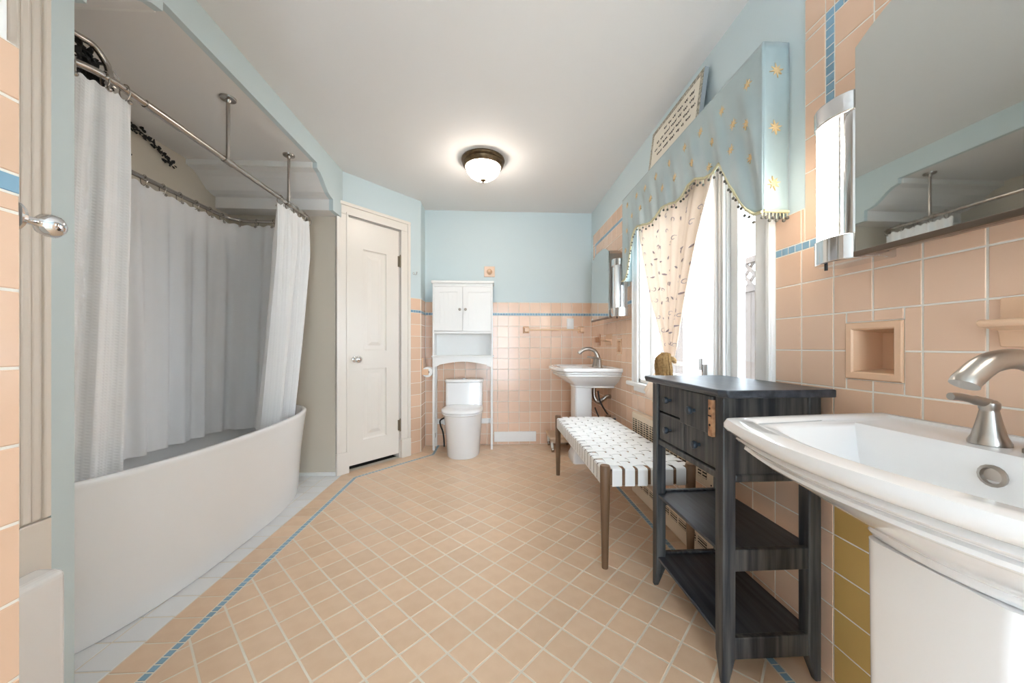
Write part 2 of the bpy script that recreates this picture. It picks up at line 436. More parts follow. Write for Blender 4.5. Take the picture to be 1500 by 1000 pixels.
struct('wall_nook', MB().box(-1.32,-1.215,.40,1.031,0,ZC).box(-1.32,XN-.14,.40,.44,0,ZC), M_CREAM, 'cream recessed wall behind the near tiled edge')
mb = MB()
for i,(a,b,t) in enumerate([(.93,1.031,.010),(.942,.962,.0135),(.966,.984,.0135),(.988,1.005,.0135),(1.010,1.027,.017)]): mb.box(-1.215,-1.215+t,a,b,.56,ZC)
struct('trim_nook', mb, M_CREAM, 'fluted cream casing beside the blue jamb', bevel=.004)
mb = MB().box(-1.215,-1.203,.90,1.031,.30,.555); struct('trim_plinth', mb, M_CREAM, 'plain cream plinth under the fluted casing', bevel=.003)
mb = MB().box(-1.203,-1.125,.55,1.0,0,.44); o = obj('ledge_box', mb, M_PORC, at=(-1.16,.8,0), bevel=.02, seg=4); tag(o, 'white rounded ledge low beside the blue jamb', 'ledge')
# ---- ceiling and floor
struct('ceiling', MB().box(SX-.02, XR+.14, -2.4, YB+.12, ZC, ZC+.08).box(-1.32,SX-.02,-2.4,1.1,ZC,ZC+.08).box(-1.32,SX,2.8,3.9,ZC,ZC+.08), M_CEIL, 'smooth white ceiling')
floor = struct('floor', MB().box(-2.2, XR+.14, -2.4, YB+.12, -.10, -.0011), M_GROUTF, 'peach tiled floor with blue mosaic border line')
# floor tiles
FT = .11333
def clip(poly, p, n):
    out = []; m = len(poly)
    for i in range(m):
        a, b = poly[i], poly[(i+1)%m]; da = (a[0]-p[0])*n[0]+(a[1]-p[1])*n[1]; db = (b[0]-p[0])*n[0]+(b[1]-p[1])*n[1]
        if da >= 0: out.append(a)
        if (da >= 0) != (db >= 0): t = da/(da-db); out.append((a[0]+(b[0]-a[0])*t, a[1]+(b[1]-a[1])*t))
    return out
def area(p): return abs(sum(p[i][0]*p[(i+1)%len(p)][1]-p[(i+1)%len(p)][0]*p[i][1] for i in range(len(p))))/2
def shrink(poly, g):
    n = len(poly); s = sum(poly[i][0]*poly[(i+1)%n][1]-poly[(i+1)%n][0]*poly[i][1] for i in range(n)); q = poly
    for i in range(n):
        a, b = poly[i], poly[(i+1)%n]; dx, dy = b[0]-a[0], b[1]-a[1]; l = math.hypot(dx,dy)
        if l < 1e-6: continue
        nx, ny = (-dy/l, dx/l) if s > 0 else (dy/l, -dx/l); q = clip(q, (a[0]+nx*g, a[1]+ny*g), (nx,ny))
        if len(q) < 3: return []
    return q
FULL = {}
def floor_tile(poly, m, name, key=None):
    n = len(poly); cx = sum(p[0] for p in poly)/n; cy = sum(p[1] for p in poly)/n
    if key not in FULL or key is None:
        mb = MB(); tile_prism(mb, [(p[0]-cx,p[1]-cy) for p in poly], lambda a,b,h: (a,b,h-.006), .006, .0014)
        me = bpy.data.meshes.new(name); me.from_pydata(mb.v,[],mb.f); me.materials.append(m); me.update()
        if key is not None: FULL[key] = me
    else: me = FULL[key]
    o = bpy.data.objects.new(name, me); COL.objects.link(o); o.parent = floor; o.location = (cx,cy,0); return o
def offp(d): return (DA.x+DN.x*d, DA.y+DN.y*d)     # point at distance d from the diagonal wall
BLX, BRX, BSX = -1.0745, .905, -.566; BD = .159; HB = .0135
e1 = (math.sqrt(.5), -math.sqrt(.5)); e2 = (math.sqrt(.5), math.sqrt(.5)); G0 = (-.1519, 1.5071)
fieldt = []
for a in range(-30, 30):
    for b in range(-30, 30):
        P = lambda i,j: (G0[0]+FT*(i*e1[0]+j*e2[0]), G0[1]+FT*(i*e1[1]+j*e2[1]))
        sq = [P(a,b),P(a+1,b),P(a+1,b+1),P(a,b+1)]
        c = P(a+.5,b+.5)
        if not (-1.3 < c[0] < 1.1 and -.4 < c[1] < 3.85): continue
        q0 = clip(clip(clip(sq,(BRX-HB,0),(-1,0)),(0,YB-.002),(0,-1)),(0,-.3),(0,1))
        if len(q0) < 3: continue
        A = clip(clip(q0,(BLX+HB,0),(1,0)), offp(BD+HB), (DN.x,DN.y))
        B = clip(clip(q0,(BSX+HB,0),(1,0)), offp(BD+HB), (-DN.x,-DN.y))
        for poly in (A,B):
            if len(poly) < 3: continue
            full = abs(area(poly)-FT*FT) < 1e-6
            s = shrink(poly, .0030)
            if len(s) >= 3 and area(s) > 2e-4: fieldt.append((c[1], s, full))
vis_t = sorted([t for t in fieldt if t[0] > .92], key=lambda t: t[0])
single = vis_t[:300]; ids = {id(t) for t in single}
for t in single: floor_tile(t[1], M_FTILE, 'floor_tile', 'diag' if t[2] else None)
mb = MB()
for t in fieldt:
    if id(t) not in ids: tile_prism(mb, t[1], lambda a,b,h: (a,b,h-.006), .006, .0014)
o = obj('floor_tile_field', mb, M_FTILE, floor); o['kind'] = 'stuff'
# borders
def strip(poly_cells, m, name, clips):
    for c in poly_cells:
        for p,n in clips: c = clip(c,p,n) if len(c) >= 3 else c
        if len(c) < 3: continue
        s = shrink(c, .002)
        if len(s) >= 3 and area(s) > 1.5e-4: floor_tile(s, m, name, None)
def mitre(p, q, side):
    dx, dy = q[0]-p[0], q[1]-p[1]; n = (-dy,dx) if side > 0 else (dy,-dx); l = math.hypot(*n); return (p, (n[0]/l,n[1]/l))
K1 = (DA.x, DA.y); K1b = (BLX, K1[1]-.07); K2 = (XL, DA.y+DD.y*DLEN); K2b = (BSX, K2[1]-.085)
BW0 = -1.2
ys = [.60+FT*i for i in range(24)]
strip([[(BW0,y),(BLX-HB,y),(BLX-HB,y+FT),(BW0,y+FT)] for y in ys], M_FTILE, 'border_tile', [mitre(K1,K1b,-1)])
def dpt(u,d): p = DA+DD*u+DN*d; return (p.x,p.y)
strip([[dpt(u,BD-HB),dpt(u+FT,BD-HB),dpt(u+FT,0.0),dpt(u,0.0)] for u in [-.2+FT*i for i in range(11)]], M_FTILE, 'border_tile', [mitre(K1,K1b,1), mitre(K2,K2b,-1)])
strip([[(XL,y),(BSX-HB,y),(BSX-HB,y+FT),(XL,y+FT)] for y in [3.30+FT*i for i in range(4)]], M_FTILE, 'border_tile', [mitre(K2,K2b,1),((0,YB-.002),(0,-1))])
strip([[(BRX+HB,y),(XR,y),(XR,y+FT),(BRX+HB,y+FT)] for y in [.55+FT*i for i in range(28)]], M_FTILE, 'border_tile', [((0,YB-.002),(0,-1))])
strip([[(BW0-FT*(k+1),y),(BW0-FT*k,y),(BW0-FT*k,y+FT),(BW0-FT*(k+1),y+FT)] for k in range(5) for y in [.95+FT*i for i in range(18)]], M_WTILE, 'white_tile', [((0,AY1-.002),(0,-1))])
ms = .0285
strip([[(BLX-HB,y),(BLX+HB,y),(BLX+HB,y+ms),(BLX-HB,y+ms)] for y in [.88+ms*i for i in range(72)]], M_MOSA, 'mosaic_tile', [mitre(K1,K1b,-1)])
strip([[dpt(u,BD+HB),dpt(u+ms,BD+HB),dpt(u+ms,BD-HB),dpt(u,BD-HB)] for u in [-.1+ms*i for i in range(36)]], M_MOSA, 'mosaic_tile', [mitre(K1,K1b,1), mitre(K2,K2b,-1)])
strip([[(BSX-HB,y),(BSX+HB,y),(BSX+HB,y+ms),(BSX-HB,y+ms)] for y in [3.3+ms*i for i in range(14)]], M_MOSA, 'mosaic_tile', [mitre(K2,K2b,1),((0,YB-.004),(0,-1))])
strip([[(BRX-HB,y),(BRX+HB,y),(BRX+HB,y+ms),(BRX-HB,y+ms)] for y in [.86+ms*i for i in range(99)]], M_MOSA, 'mosaic_tile', [((0,YB-.004),(0,-1))])
# ---- baseboards
struct('baseboard_back', MB().box(.01,.45,YB-.018,YB-.0055,.03,.135), M_WHITE, 'white baseboard strip at the foot of the back wall', bevel=.003)
struct('baseboard_alcove', MB().box(-1.62,-1.216,AY1-.014,AY1,0,.028), M_WHITE, 'thin white strip at the foot of the beige wall', bevel=.003)
struct('trim_back', MB().box(-.60,.0,YB-.018,YB-.0055,.222,.276), M_WHITE, 'white rail low on the back wall behind the toilet', bevel=.003)

# ================================================================== DOOR
mb = MB(); CW = .098
mb.obox(fD, DO[0]-CW, DO[0], .17, DO[3], 0, .018); mb.obox(fD, DO[0]-CW, DO[0]-.07, .17, DO[3]+CW, .0, .028); mb.obox(fD, DO[0]-.02, DO[0], .17, DO[3], 0, .024)
mb.obox(fD, DO[1], DO[1]+CW, .17, DO[3], 0, .018); mb.obox(fD, DO[1]+.07, DO[1]+CW, .17, DO[3]+CW, 0, .028); mb.obox(fD, DO[1], DO[1]+.02, .17, DO[3], 0, .024)
mb.obox(fD, DO[0]-CW+.028, DO[1]+CW-.028, DO[3], DO[3]+CW, 0, .018); mb.obox(fD, DO[0]-CW, DO[1]+CW, DO[3]+.07, DO[3]+CW, .0, .030); mb.obox(fD, DO[0]-.02, DO[1]+.02, DO[3], DO[3]+.02, 0, .024)
mb.obox(fD, DO[0]-CW-.002, DO[0], 0, .17, 0, .032); mb.obox(fD, DO[1], DO[1]+CW+.002, 0, .17, 0, .032)
mb.obox(fD, DO[0]-.004, DO[0]+.004, 0, DO[3], -.1, .0); mb.obox(fD, DO[1]-.004, DO[1]+.004, 0, DO[3], -.1, 0); mb.obox(fD, DO[0], DO[1], DO[3]-.004, DO[3]+.004, -.1, 0)
struct('trim_door', mb, M_CREAM, 'cream moulded door casing around the narrow closet door', bevel=.004)
u0, u1, z0, z1 = DO[0]+.007, DO[1]-.007, .042, DO[3]-.008
P1 = (u0+.128, u1-.128, .985, 1.84); P2 = (u0+.128, u1-.128, .235, .835)
door = struct('door_1', slab(frame(DA-DN*.006, DD, DN), u0, u1, z0, z1, .036, [P1,P2]), M_CREAM, 'narrow cream closet door with two raised panels')
for a,b,c,d in (P1,P2):
    mb = MB(); q = lambda i,h: [fD(a+i,c+i,h),fD(b-i,c+i,h),fD(b-i,d-i,h),fD(a+i,d-i,h)]
    mb.loft([q(-.002,-.03),q(0,-.016),q(.012,-.020),q(.045,-.020),q(.075,-.010),q(.076,-.010)], True, True)
    obj('door_panel', mb, M_CREAM, door)
ku, kz = u0+.055, .915
kp = DA+DD*ku
mb = MB(); rings = []
for r,h in [(.026,-.006),(.026,-.002),(.022,.003),(.010,.006),(.009,.03),(.016,.036),(.027,.045),(.030,.056),(.027,.067),(.016,.074),(.001,.076)]:
    rings.append([tuple(kp+DN*h+DD*(r*math.cos(2*PI*i/20))+Vector((0,0,kz+r*math.sin(2*PI*i/20)))) for i in range(20)])
mb.loft(rings); o = obj('door_knob', mb, M_CHROME, door, smooth=50); o['label'] = 'round chrome door knob'
for hz in (.30, 1.80):
    mb = MB(); c = DA+DD*(u1+.004)+DN*.012
    mb.lathe([(.008,-.055),(.008,.055)], (c.x,c.y,hz), 10); mb.lathe([(.005,.055),(.005,.062)], (c.x,c.y,hz), 8)
    mb.obox(fD, u1-.012, u1+.018, hz-.048, hz+.048, -.006, .006)
    o = obj('door_hinge', mb, M_HINGE, door, smooth=50); o['label'] = 'aged brass hinge'

# ================================================================== WINDOW
wy0, wy1, wz0, wz1 = WIN
win = struct('window_1', MB().box(XR-.004,XR+.139,wy0-.001,wy0+.022,wz0,wz1).box(XR-.004,XR+.139,wy1-.022,wy1+.001,wz0,wz1).box(XR-.004,XR+.139,wy0,wy1,wz1-.022,wz1).box(XR-.004,XR+.139,wy0,wy1,wz0-.001,wz0+.022), M_WHITE, 'white casement window behind the tied cream curtain')
mb = MB()
for a,b in ((CAS[0],wy0),(wy1,CAS[1])):
    mb.box(XR-.020,XR+.0,a,b,.765,2.03)
mb.box(XR-.028,XR-.019,CAS[0]+.001,CAS[0]+.02,.766,2.02); mb.box(XR-.028,XR-.019,CAS[1]-.02,CAS[1]-.001,.766,2.02); mb.box(XR-.0195,XR,wy0-.001,wy1+.001,1.95,2.03)
obj('window_casing', mb, M_WHITE, win, bevel=.004)
obj('window_sill', MB().box(XR-.036,XR+.05,1.19,2.635,.735,.765), M_WHITE, win, bevel=.008, seg=3)
obj('window_apron', MB().box(XR-.014,XR,1.25,2.54,.700,.735), M_WHITE, win, bevel=.003)
def sash(y0,y1,muntins):
    x0,x1 = XR+.070, XR+.108; z0,z1 = wz0+.022, wz1-.022; s = .05
    mb = MB().box(x0,x1,y0,y0+s,z0,z1).box(x0,x1,y1-s,y1,z0,z1).box(x0,x1,y0+s,y1-s,z0,z0+.06).box(x0,x1,y0+s,y1-s,z1-.06,z1)
    fo = obj('sash', mb, M_WHITE, win, bevel=.005)
    for z in muntins: obj('muntin', MB().box(x0+.008,x1-.008,y0+s,y1-s,z-.010,z+.010), M_WHITE, fo)
    obj('pane', MB().box(x0+.017,x0+.021,y0+s,y1-s,z0+.06,z1-.06), M_GLASS, fo)
sash(wy0+.022, 1.60, [])
sash(1.69, wy1-.022, [.915,1.30,1.64])
mb = MB().box(XR+.055,XR+.128,1.602,1.688,wz0+.022,wz1-.022)
for a,b,t in ((1.608,1.620,.014),(1.640,1.650,.008),(1.668,1.682,.014)): mb.box(XR+.055-t,XR+.054,a,b,wz0+.024,wz1-.024)
obj('mullion', mb, M_WHITE, win, bevel=.003)
M_SHEER = cloth('white_sheer', (250,250,250), .45)
mb = MB().grid(lambda u,v: (XR+.040+.006*math.sin(2*PI*6*u+.4*math.sin(2*v))+.002*math.sin(2*PI*13*u), 1.685+.275*u, 1.92-(1.92-.80)*v), 72, 12)
tag(obj('sheer_curtain', mb, M_SHEER, at=(XR+.04,1.82,.80), smooth=80), 'narrow white sheer curtain hanging inside the window recess', 'curtain')
obj('latch', MB().box(XR+.02,XR+.05,1.735,1.75,.86,.93).box(XR+.005,XR+.02,1.738,1.747,.90,.96), M_STEEL, win, bevel=.002)
# outside
FX = 2.6
fence = thing('garden_fence', 'weathered brown wooden fence with lattice top outside the window', 'fence', (FX,4.0,-.4))
for i in range(22):
    y = 2.3+i*.162; obj('fence_board', MB().box(FX,FX+.02,y,y+.157,-.4,1.59), M_FENCE, fence)
for z in (1.59,1.88): obj('fence_rail', MB().box(FX-.02,FX+.03,2.3,5.86,z-.015,z+.045), M_FENCE, fence)
mb = MB(); H = 1.865-1.635
for i in range(26):
    y = 2.3+i*.14
    for s,xo in ((1,0.),(-1,.012)):
        a, b = (y, y+H) if s > 0 else (y+H, y); t = .028
        mb.add([(FX+xo,a-t,1.635),(FX+xo,a+t,1.635),(FX+xo,b+t,1.865),(FX+xo,b-t,1.865),(FX+xo+.01,a-t,1.635),(FX+xo+.01,a+t,1.635),(FX+xo+.01,b+t,1.865),(FX+xo+.01,b-t,1.865)], [(0,1,2,3),(7,6,5,4),(0,4,5,1),(1,5,6,2),(2,6,7,3),(3,7,4,0)])
o = obj('lattice', mb, M_FENCE, fence); o['kind'] = 'stuff'
struct('ground', MB().box(XR+.16,9,-6,12,-.5,-.4), M_GROUND, 'bare garden ground outside')

# ================================================================== TUB
def sring(cx, cy, a, b, ex, z, n=64):
    r = []
    for i in range(n):
        t = 2*PI*i/n; c, s = math.cos(t), math.sin(t)
        r.append((cx+b*math.copysign(abs(c)**(2/ex),c), cy+a*math.copysign(abs(s)**(2/ex),s), z))
    return r
TX, TY = -1.615, 1.91
tub = thing('bathtub', 'large white freestanding oval bathtub on white floor tile', 'bathtub', (TX,TY,0))
OUT = [(.80,.33,2.7,0.003),(.803,.334,2.7,.02),(.815,.348,2.6,.15),(.832,.366,2.5,.32),(.864,.385,2.4,.48),(.884,.397,2.35,.565),(.887,.399,2.35,.578),(.881,.393,2.35,.586),(.867,.379,2.35,.587),(.857,.369,2.35,.580)]
INN = [(.825,.355,2.35,.53),(.78,.325,2.4,.36),(.72,.285,2.5,.20),(.66,.24,2.6,.14),(.3,.1,2.2,.125)]
def rimz(p):
    k = max(0,(p[2]-.15))/.43; d = (p[1]-TY)/.86; return (p[0],p[1],p[2]-.006*k+0*d)
mb = MB().loft([[rimz(p) for p in sring(TX,TY,*q)] for q in OUT+INN], True, True)
obj('tub_shell', mb, M_ACRY, tub, smooth=60)
o = obj('drain', MB().lathe([(.001,.0),(.03,.0),(.032,.006),(.02,.009),(.001,.009)], (TX,TY,.142), 16), M_CHROME, tub, smooth=50)

# ================================================================== SHOWER ROD
RZ, RXF, RXB, RY0, RY1, RR = 1.96, -1.345, -1.945, 1.20, 2.755, .13
def rodpath():
    P = []
    def arc(cx,cy,a0,a1,n=8):
        for i in range(n+1):
            a = math.radians(a0+(a1-a0)*i/n); P.append((cx+RR*math.cos(a), cy+RR*math.sin(a), RZ))
    arc(RXF-RR,RY1-RR,0,90); arc(RXB+RR,RY1-RR,90,180); arc(RXB+RR,RY0+RR,180,270); arc(RXF-RR,RY0+RR,270,360)
    return P
rod = thing('shower_rod', 'nickel rectangular shower curtain rod hung from the alcove ceiling', 'curtain rod', (RXF,1.87,RZ))
obj('rod_loop', MB().tube(rodpath(), .0125, 10, True), M_STEEL, rod, smooth=60)
for y in (1.87, 2.405):
    obj('ceiling_post', MB().tube([(RXF,y,RZ+.012),(RXF,y,2.283)], .0085, 10), M_STEEL, rod, smooth=60)
    obj('ceiling_flange', MB().lathe([(.010,-.024),(.014,-.012),(.034,-.008),(.036,0)], (RXF,y,2.2825), 18), M_STEEL, rod, smooth=50)
    obj('rod_coupling', MB().tube([(RXF,y-.03,RZ),(RXF,y+.03,RZ)], .0165, 12), M_STEEL, rod, smooth=60)
    
obj('rod_sleeve', MB().tube([(RXF,1.44,RZ),(RXF,1.60,RZ)], .0155, 12), M_STEEL, rod, smooth=60)
mb = MB().tube(catmull([(-1.42,.985,2.06),(-1.42,1.15,2.07),(-1.42,1.273,2.083),(-1.42,1.335,2.090),(-1.415,1.372,2.055),(-1.40,1.368,2.005),(-1.385,1.350,1.966)]), .011, 10)
pipe = tag(obj('shower_pipe', mb, M_STEEL, at=(-1.42,.985,2.05), smooth=60), 'curved nickel pipe arching down onto the shower rod near the blue jamb', 'pipe')
mb = MB().tube(catmull([(-1.415,1.372,2.06),(-1.41,1.405,2.035),(-1.41,1.42,2.012),(-1.41,1.412,2.004),(-1.41,1.395,2.02),(-1.41,1.370,2.045)]), .0018, 5).tube(catmull([(-1.40,1.368,2.02),(-1.39,1.385,1.985),(-1.388,1.375,1.972),(-1.388,1.355,1.975)]), .0018, 5)
obj('wire_loop', mb, M_STEEL, pipe, smooth=60)
def rodpos(s):
    """rod point at arclength-like position along front run -> far corner -> far run -> back run"""
    P = RP; k = max(0, min(len(P)-1.001, s*(len(P)-1))); i = int(k); t = k-i
    return Vector(P[i])*(1-t)+Vector(P[i+1])*t
def dense(P, step=.01):
    out = [Vector(P[0])]
    for a,b in zip(P,P[1:]):
        a,b = Vector(a),Vector(b); n = max(1,int((b-a).length/step))
        for i in range(1,n+1): out.append(a+(b-a)*i/n)
    return out
def arcpts(cx,cy,a0,a1,n=10): return [(cx+RR*math.cos(math.radians(a0+(a1-a0)*i/n)), cy+RR*math.sin(math.radians(a0+(a1-a0)*i/n)), RZ) for i in range(n+1)]
def curtain(name, label, path, ztop, zbot, folds, amp, m, ampb=None, cling=(0,0), rings=0, shrinkb=1., nv=28, phase=0., nu=None, inward=None):
    P = dense(path); n = len(P); L = (n-1)*.01; nu = nu or max(40, int(folds*10)); ampb = ampb or amp
    cen = P[n//2]
    T = []
    for i in range(n):
        t = (P[min(i+1,n-1)]-P[max(i-1,0)]).normalized(); T.append(Vector((-t.y,t.x,0)))
    rnd = random.Random(len(name)+folds); ph = [rnd.uniform(0,6.28) for _ in range(6)]
    def fn(u,v):
        k = u*(n-1); i = min(int(k),n-2); f = k-i; p = P[i]*(1-f)+P[i+1]*f; nn = T[i]*(1-f)+T[i+1]*f
        q = cen+(p-cen)*(1+(shrinkb-1)*v)
        a = amp+(ampb-amp)*v
        wv = math.sin(2*PI*folds*u+phase+.5*math.sin(3*v+ph[0]))+.45*math.sin(2*PI*folds*1.7*u+ph[1]+.8*v)+.25*math.sin(2*PI*folds*.43*u+ph[2]+1.6*v)
        q = q+nn*(a*wv*(.35+.65*min(1,v*6)))
        q = q+Vector((cling[0],cling[1],0))*(v**1.3)
        z = ztop+(zbot-ztop)*v - (.006*math.cos(2*PI*folds*u*2) if v < .01 else 0)
        return (q.x,q.y,z)
    mb = MB().grid(fn, nu, nv, lambda u,v: (u*L*1.6, v*(ztop-zbot)))
    c0 = P[n//2]
    o = obj(name, mb, m, at=(c0.x,c0.y,zbot), smooth=80)
    tag(o, label, 'curtain')
    for r in range(rings):
        u = (r+.5)/rings; k = int(u*(n-1)); p = P[k]; t = (P[min(k+1,n-1)]-P[max(k-1,0)]).normalized(); nn = Vector((-t.y,t.x,0))
        ring = [tuple(p+nn*(.019*math.cos(a))+Vector((0,0,-.012+.030*math.sin(a)))) for a in [2*PI*i/16 for i in range(16)]]
        obj('curtain_ring', MB().tube(ring, .0022, 5, True).sphere(tuple(p+nn*.019+Vector((0,0,-.048))), .008, 8, 5), M_STEEL, o, smooth=60)
    return o
near_corner = arcpts(RXF-RR,RY0+RR,0,-60)
curtain('shower_curtain', 'white waffle shower curtain hanging beside the pale blue jamb', [(RXF,1.390,RZ)]+near_corner, RZ-.035, .47, 3, .010, M_CURT, .016, (-.10,.03), rings=3, shrinkb=1.25)
far_corner = arcpts(RXF-RR,RY1-RR,0,75)
curtain('shower_curtain', 'white waffle shower curtain gathered at the rod corner beside the closet door', [(RXF,2.27,RZ)]+far_corner, RZ-.035, .44, 6, .020, M_CURT, .024, (-.085,-.06), rings=5, shrinkb=.85)
curtain('shower_liner', 'long white shower liner hanging inside the tub along the beige walls', [(RXF-RR-.02,RY1,RZ),(RXB+RR,RY1,RZ)]+arcpts(RXB+RR,RY1-RR,90,180)[1:]+[(RXB,2.3,RZ),(RXB,1.45,RZ)], RZ-.035, .45, 11, .012, M_LINER, .020, (.095,-.13), rings=15, shrinkb=.84, nu=170)
# black garlands
def garland(name, label, path, n, size, spread):
    P = dense(catmull(path), .004); mb = MB().tube([tuple(p) for p in P[::4]], .003, 5); c = P[len(P)//2]; rnd = random.Random(n)
    o = obj('garland_stem', mb, M_BLACK); th = thing(name, label, 'garland', tuple(c)); bpy.data.objects.remove(o)
    obj('stem', mb, M_BLACK, th, smooth=60)
    for i in range(n):
        p = P[int(rnd.random()*(len(P)-1))]; d = Vector((rnd.gauss(0,1),rnd.gauss(0,1),rnd.gauss(0,1))).normalized(); s = d.cross(Vector((.3,.5,.8))).normalized(); l = size*rnd.uniform(.6,1.2); wv = l*.42
        b = p+Vector((rnd.gauss(0,spread),rnd.gauss(0,spread),rnd.gauss(0,spread))); nrm = d.cross(s)
        pts = [b, b+d*l*.35+s*wv+nrm*.004, b+d*l*.75+s*wv*.7, b+d*l, b+d*l*.75-s*wv*.7, b+d*l*.35-s*wv+nrm*.004]; q = [v+nrm*.003 for v in pts]
        obj('leaf', MB().add([tuple(v) for v in pts+q], [(5,4,3,2,1,0),(6,7,8,9,10,11)]+[(k,(k+1)%6,6+(k+1)%6,6+k) for k in range(6)]), M_BLACK, th)
    return th
garland('leaf_garland', 'dense clump of black leaves perched on the shower rod', [(-1.45,1.325,2.075),(-1.45,1.345,2.05),(-1.45,1.315,2.025),(-1.45,1.355,2.015),(-1.44,1.325,1.995),(-1.43,1.385,1.992)], 170, .026, .010)
garland('leaf_garland', 'thin trailing sprig of black leaves on the beige wall', [(-2.035,1.95,2.27),(-2.035,2.10,2.268),(-2.035,2.22,2.245),(-2.035,2.36,2.17)], 90, .022, .008)
garland('leaf_garland', 'tiny black leaf tip on beige wall below the trailing sprig', [(-2.035,1.96,2.13),(-2.035,2.03,2.125),(-2.035,2.10,2.10)], 12, .022, .005)

# ================================================================== CEILING LAMP
lx, ly = -.075, 2.675
lamp = thing('ceiling_lamp', 'flush ceiling lamp with bronze ring and lit frosted glass bowl', 'lamp', (lx,ly,ZC))
obj('lamp_base', MB().lathe([(.125,-.002),(.160,-.002),(.163,-.012),(.158,-.022),(.152,-.026),(.156,-.034),(.150,-.050),(.136,-.062),(.128,-.060)], (lx,ly,ZC), 40), M_BRONZE, lamp, smooth=40)
obj('lamp_bowl', MB().lathe([(.133,-.052),(.130,-.066),(.120,-.092),(.100,-.118),(.070,-.138),(.035,-.149),(.001,-.152)], (lx,ly,ZC), 36, cap0=False), M_BULB, lamp, smooth=60)
obj('finial', MB().lathe([(.004,-.148),(.020,-.150),(.022,-.157),(.010,-.163),(.007,-.172),(.001,-.178)], (lx,ly,ZC), 14), M_BRONZE, lamp, smooth=50)
# ================================================================== OVER-TOILET CABINET
cx0, cx1, cyf, cyb = -.594, -.002, 3.50, 3.672
cab = thing('toilet_cabinet', 'tall white over-toilet cabinet with two doors and open shelf', 'cabinet', ((cx0+cx1)/2,3.6,0))
for x0,x1 in ((cx0,cx0+.016),(cx1-.016,cx1)):
    s = obj('side_panel', MB().box(x0,x1,cyf+.004,cyb,.87,1.645), M_WHITE, cab, bevel=.002)
for x0 in (cx0,cx1-.022):
    for y0 in (cyf+.004,cyb-.024): obj('leg', MB().box(x0,x0+.022,y0,y0+.022,0,.871), M_WHITE, cab, bevel=.002)
for x0 in (cx0,cx1-.016): obj('side_rail', MB().box(x0+.003,x0+.013,cyf+.026,cyb-.024,.10,.14), M_WHITE, cab)
obj('cabinet_top', MB().box(cx0-.012,cx1+.012,cyf-.014,cyb,1.645,1.668), M_WHITE, cab, bevel=.005)
obj('top_rail', MB().box(cx0+.016,cx1-.016,cyf+.006,cyf+.022,1.612,1.645), M_WHITE, cab)
obj('back_panel', MB().box(cx0+.016,cx1-.016,cyb-.008,cyb-.001,.90,1.645), M_WHITE, cab)
obj('cabinet_floor', MB().box(cx0+.016,cx1-.016,cyf+.006,cyb-.008,1.148,1.170), M_WHITE, cab, bevel=.002)
obj('open_shelf', MB().box(cx0-.010,cx1+.010,cyf-.010,cyb,.915,.932), M_WHITE, cab, bevel=.004)
N = 20; top = .915; ap = [(cx0+.016,.80),(cx0+.050,.80)]
for i in range(N+1):
    t = i/N; x = cx0+.07+(cx1-cx0-.14)*t; ap.append((x, .842+.030*math.sin(PI*t)))
ap += [(cx1-.050,.80),(cx1-.016,.80),(cx1-.016,top),(cx0+.016,top)]
ap[0] = (cx0+.016,.815); ap[1] = (cx0+.045,.825); ap[-4] = (cx1-.045,.825); ap[-3] = (cx1-.016,.815)
obj('arched_apron', MB().prism(ap, lambda p,q,a: (p,a,q), cyf+.006, cyf+.020), M_WHITE, cab)
mid = (cx0+cx1)/2
for k,(a,b) in enumerate(((cx0+.018,mid-.002),(mid+.002,cx1-.018))):
    fF = frame((0,cyf+.004,0),(1,0,0),(0,-1,0)); z0,z1 = 1.174,1.610; s = .052
    d = obj('door', slab(fF, a, b, z0, z1, .016, [(a+s,b-s,z0+s,z1-s)]), M_WHITE, cab)
    pn = MB(); nb = 4; wd = (b-a-2*s)/nb
    for i in range(nb): pn.box(a+s+i*wd+.0012, a+s+(i+1)*wd-.0012, cyf+.010, cyf+.016, z0+s, z1-s)
    pn.box(a+s,b-s,cyf+.013,cyf+.018,z0+s,z1-s)
    obj('beadboard', pn, M_WHITE, d)
    kx = b-.026 if k == 0 else a+.026
    o = obj('knob', MB().lathe([(.006,.0),(.006,-.012),(.013,-.016),(.014,-.024),(.009,-.029),(.001,-.030)], (kx,cyf+.004,1.385), 14, 'y'), M_NICKEL, d, smooth=50)
# ================================================================== TOILET
tx = -.285
toi = thing('toilet', 'white one-piece skirted toilet with closed lid', 'toilet', (tx,3.4,0))
def dring(x, yf, yb, hw, z, ex=2.4, n=40):
    """D shaped ring: round front at yf, squarer back at yb"""
    r = []; cy = yb-.16 if yb-.16 > yf+.12 else (yf+yb)/2
    for i in range(n):
        t = 2*PI*i/n; c, s = math.cos(t), math.sin(t); e = ex if s < 0 else 5.
        ry = (cy-yf) if s < 0 else (yb-cy)
        r.append((x+hw*math.copysign(abs(c)**(2/e),c), cy+ry*math.copysign(abs(s)**(2/e),s), z))
    return r
obj('bowl', MB().loft([dring(tx,3.205,3.64,.155,0),dring(tx,3.20,3.645,.157,.015),dring(tx,3.175,3.65,.163,.15),dring(tx,3.13,3.655,.176,.30),dring(tx,3.10,3.66,.184,.385),dring(tx,3.098,3.66,.185,.405)]), M_PORC, toi, smooth=50)
obj('seat', MB().loft([dring(tx,3.092,3.50,.186,.407),dring(tx,3.085,3.50,.190,.414),dring(tx,3.087,3.50,.188,.424)]), M_PORC, toi, smooth=50)
obj('lid', MB().loft([dring(tx,3.084,3.50,.190,.427),dring(tx,3.080,3.50,.193,.434),dring(tx,3.086,3.50,.189,.446),dring(tx,3.14,3.48,.150,.456),dring(tx,3.22,3.42,.08,.459)]), M_PORC, toi, smooth=60)
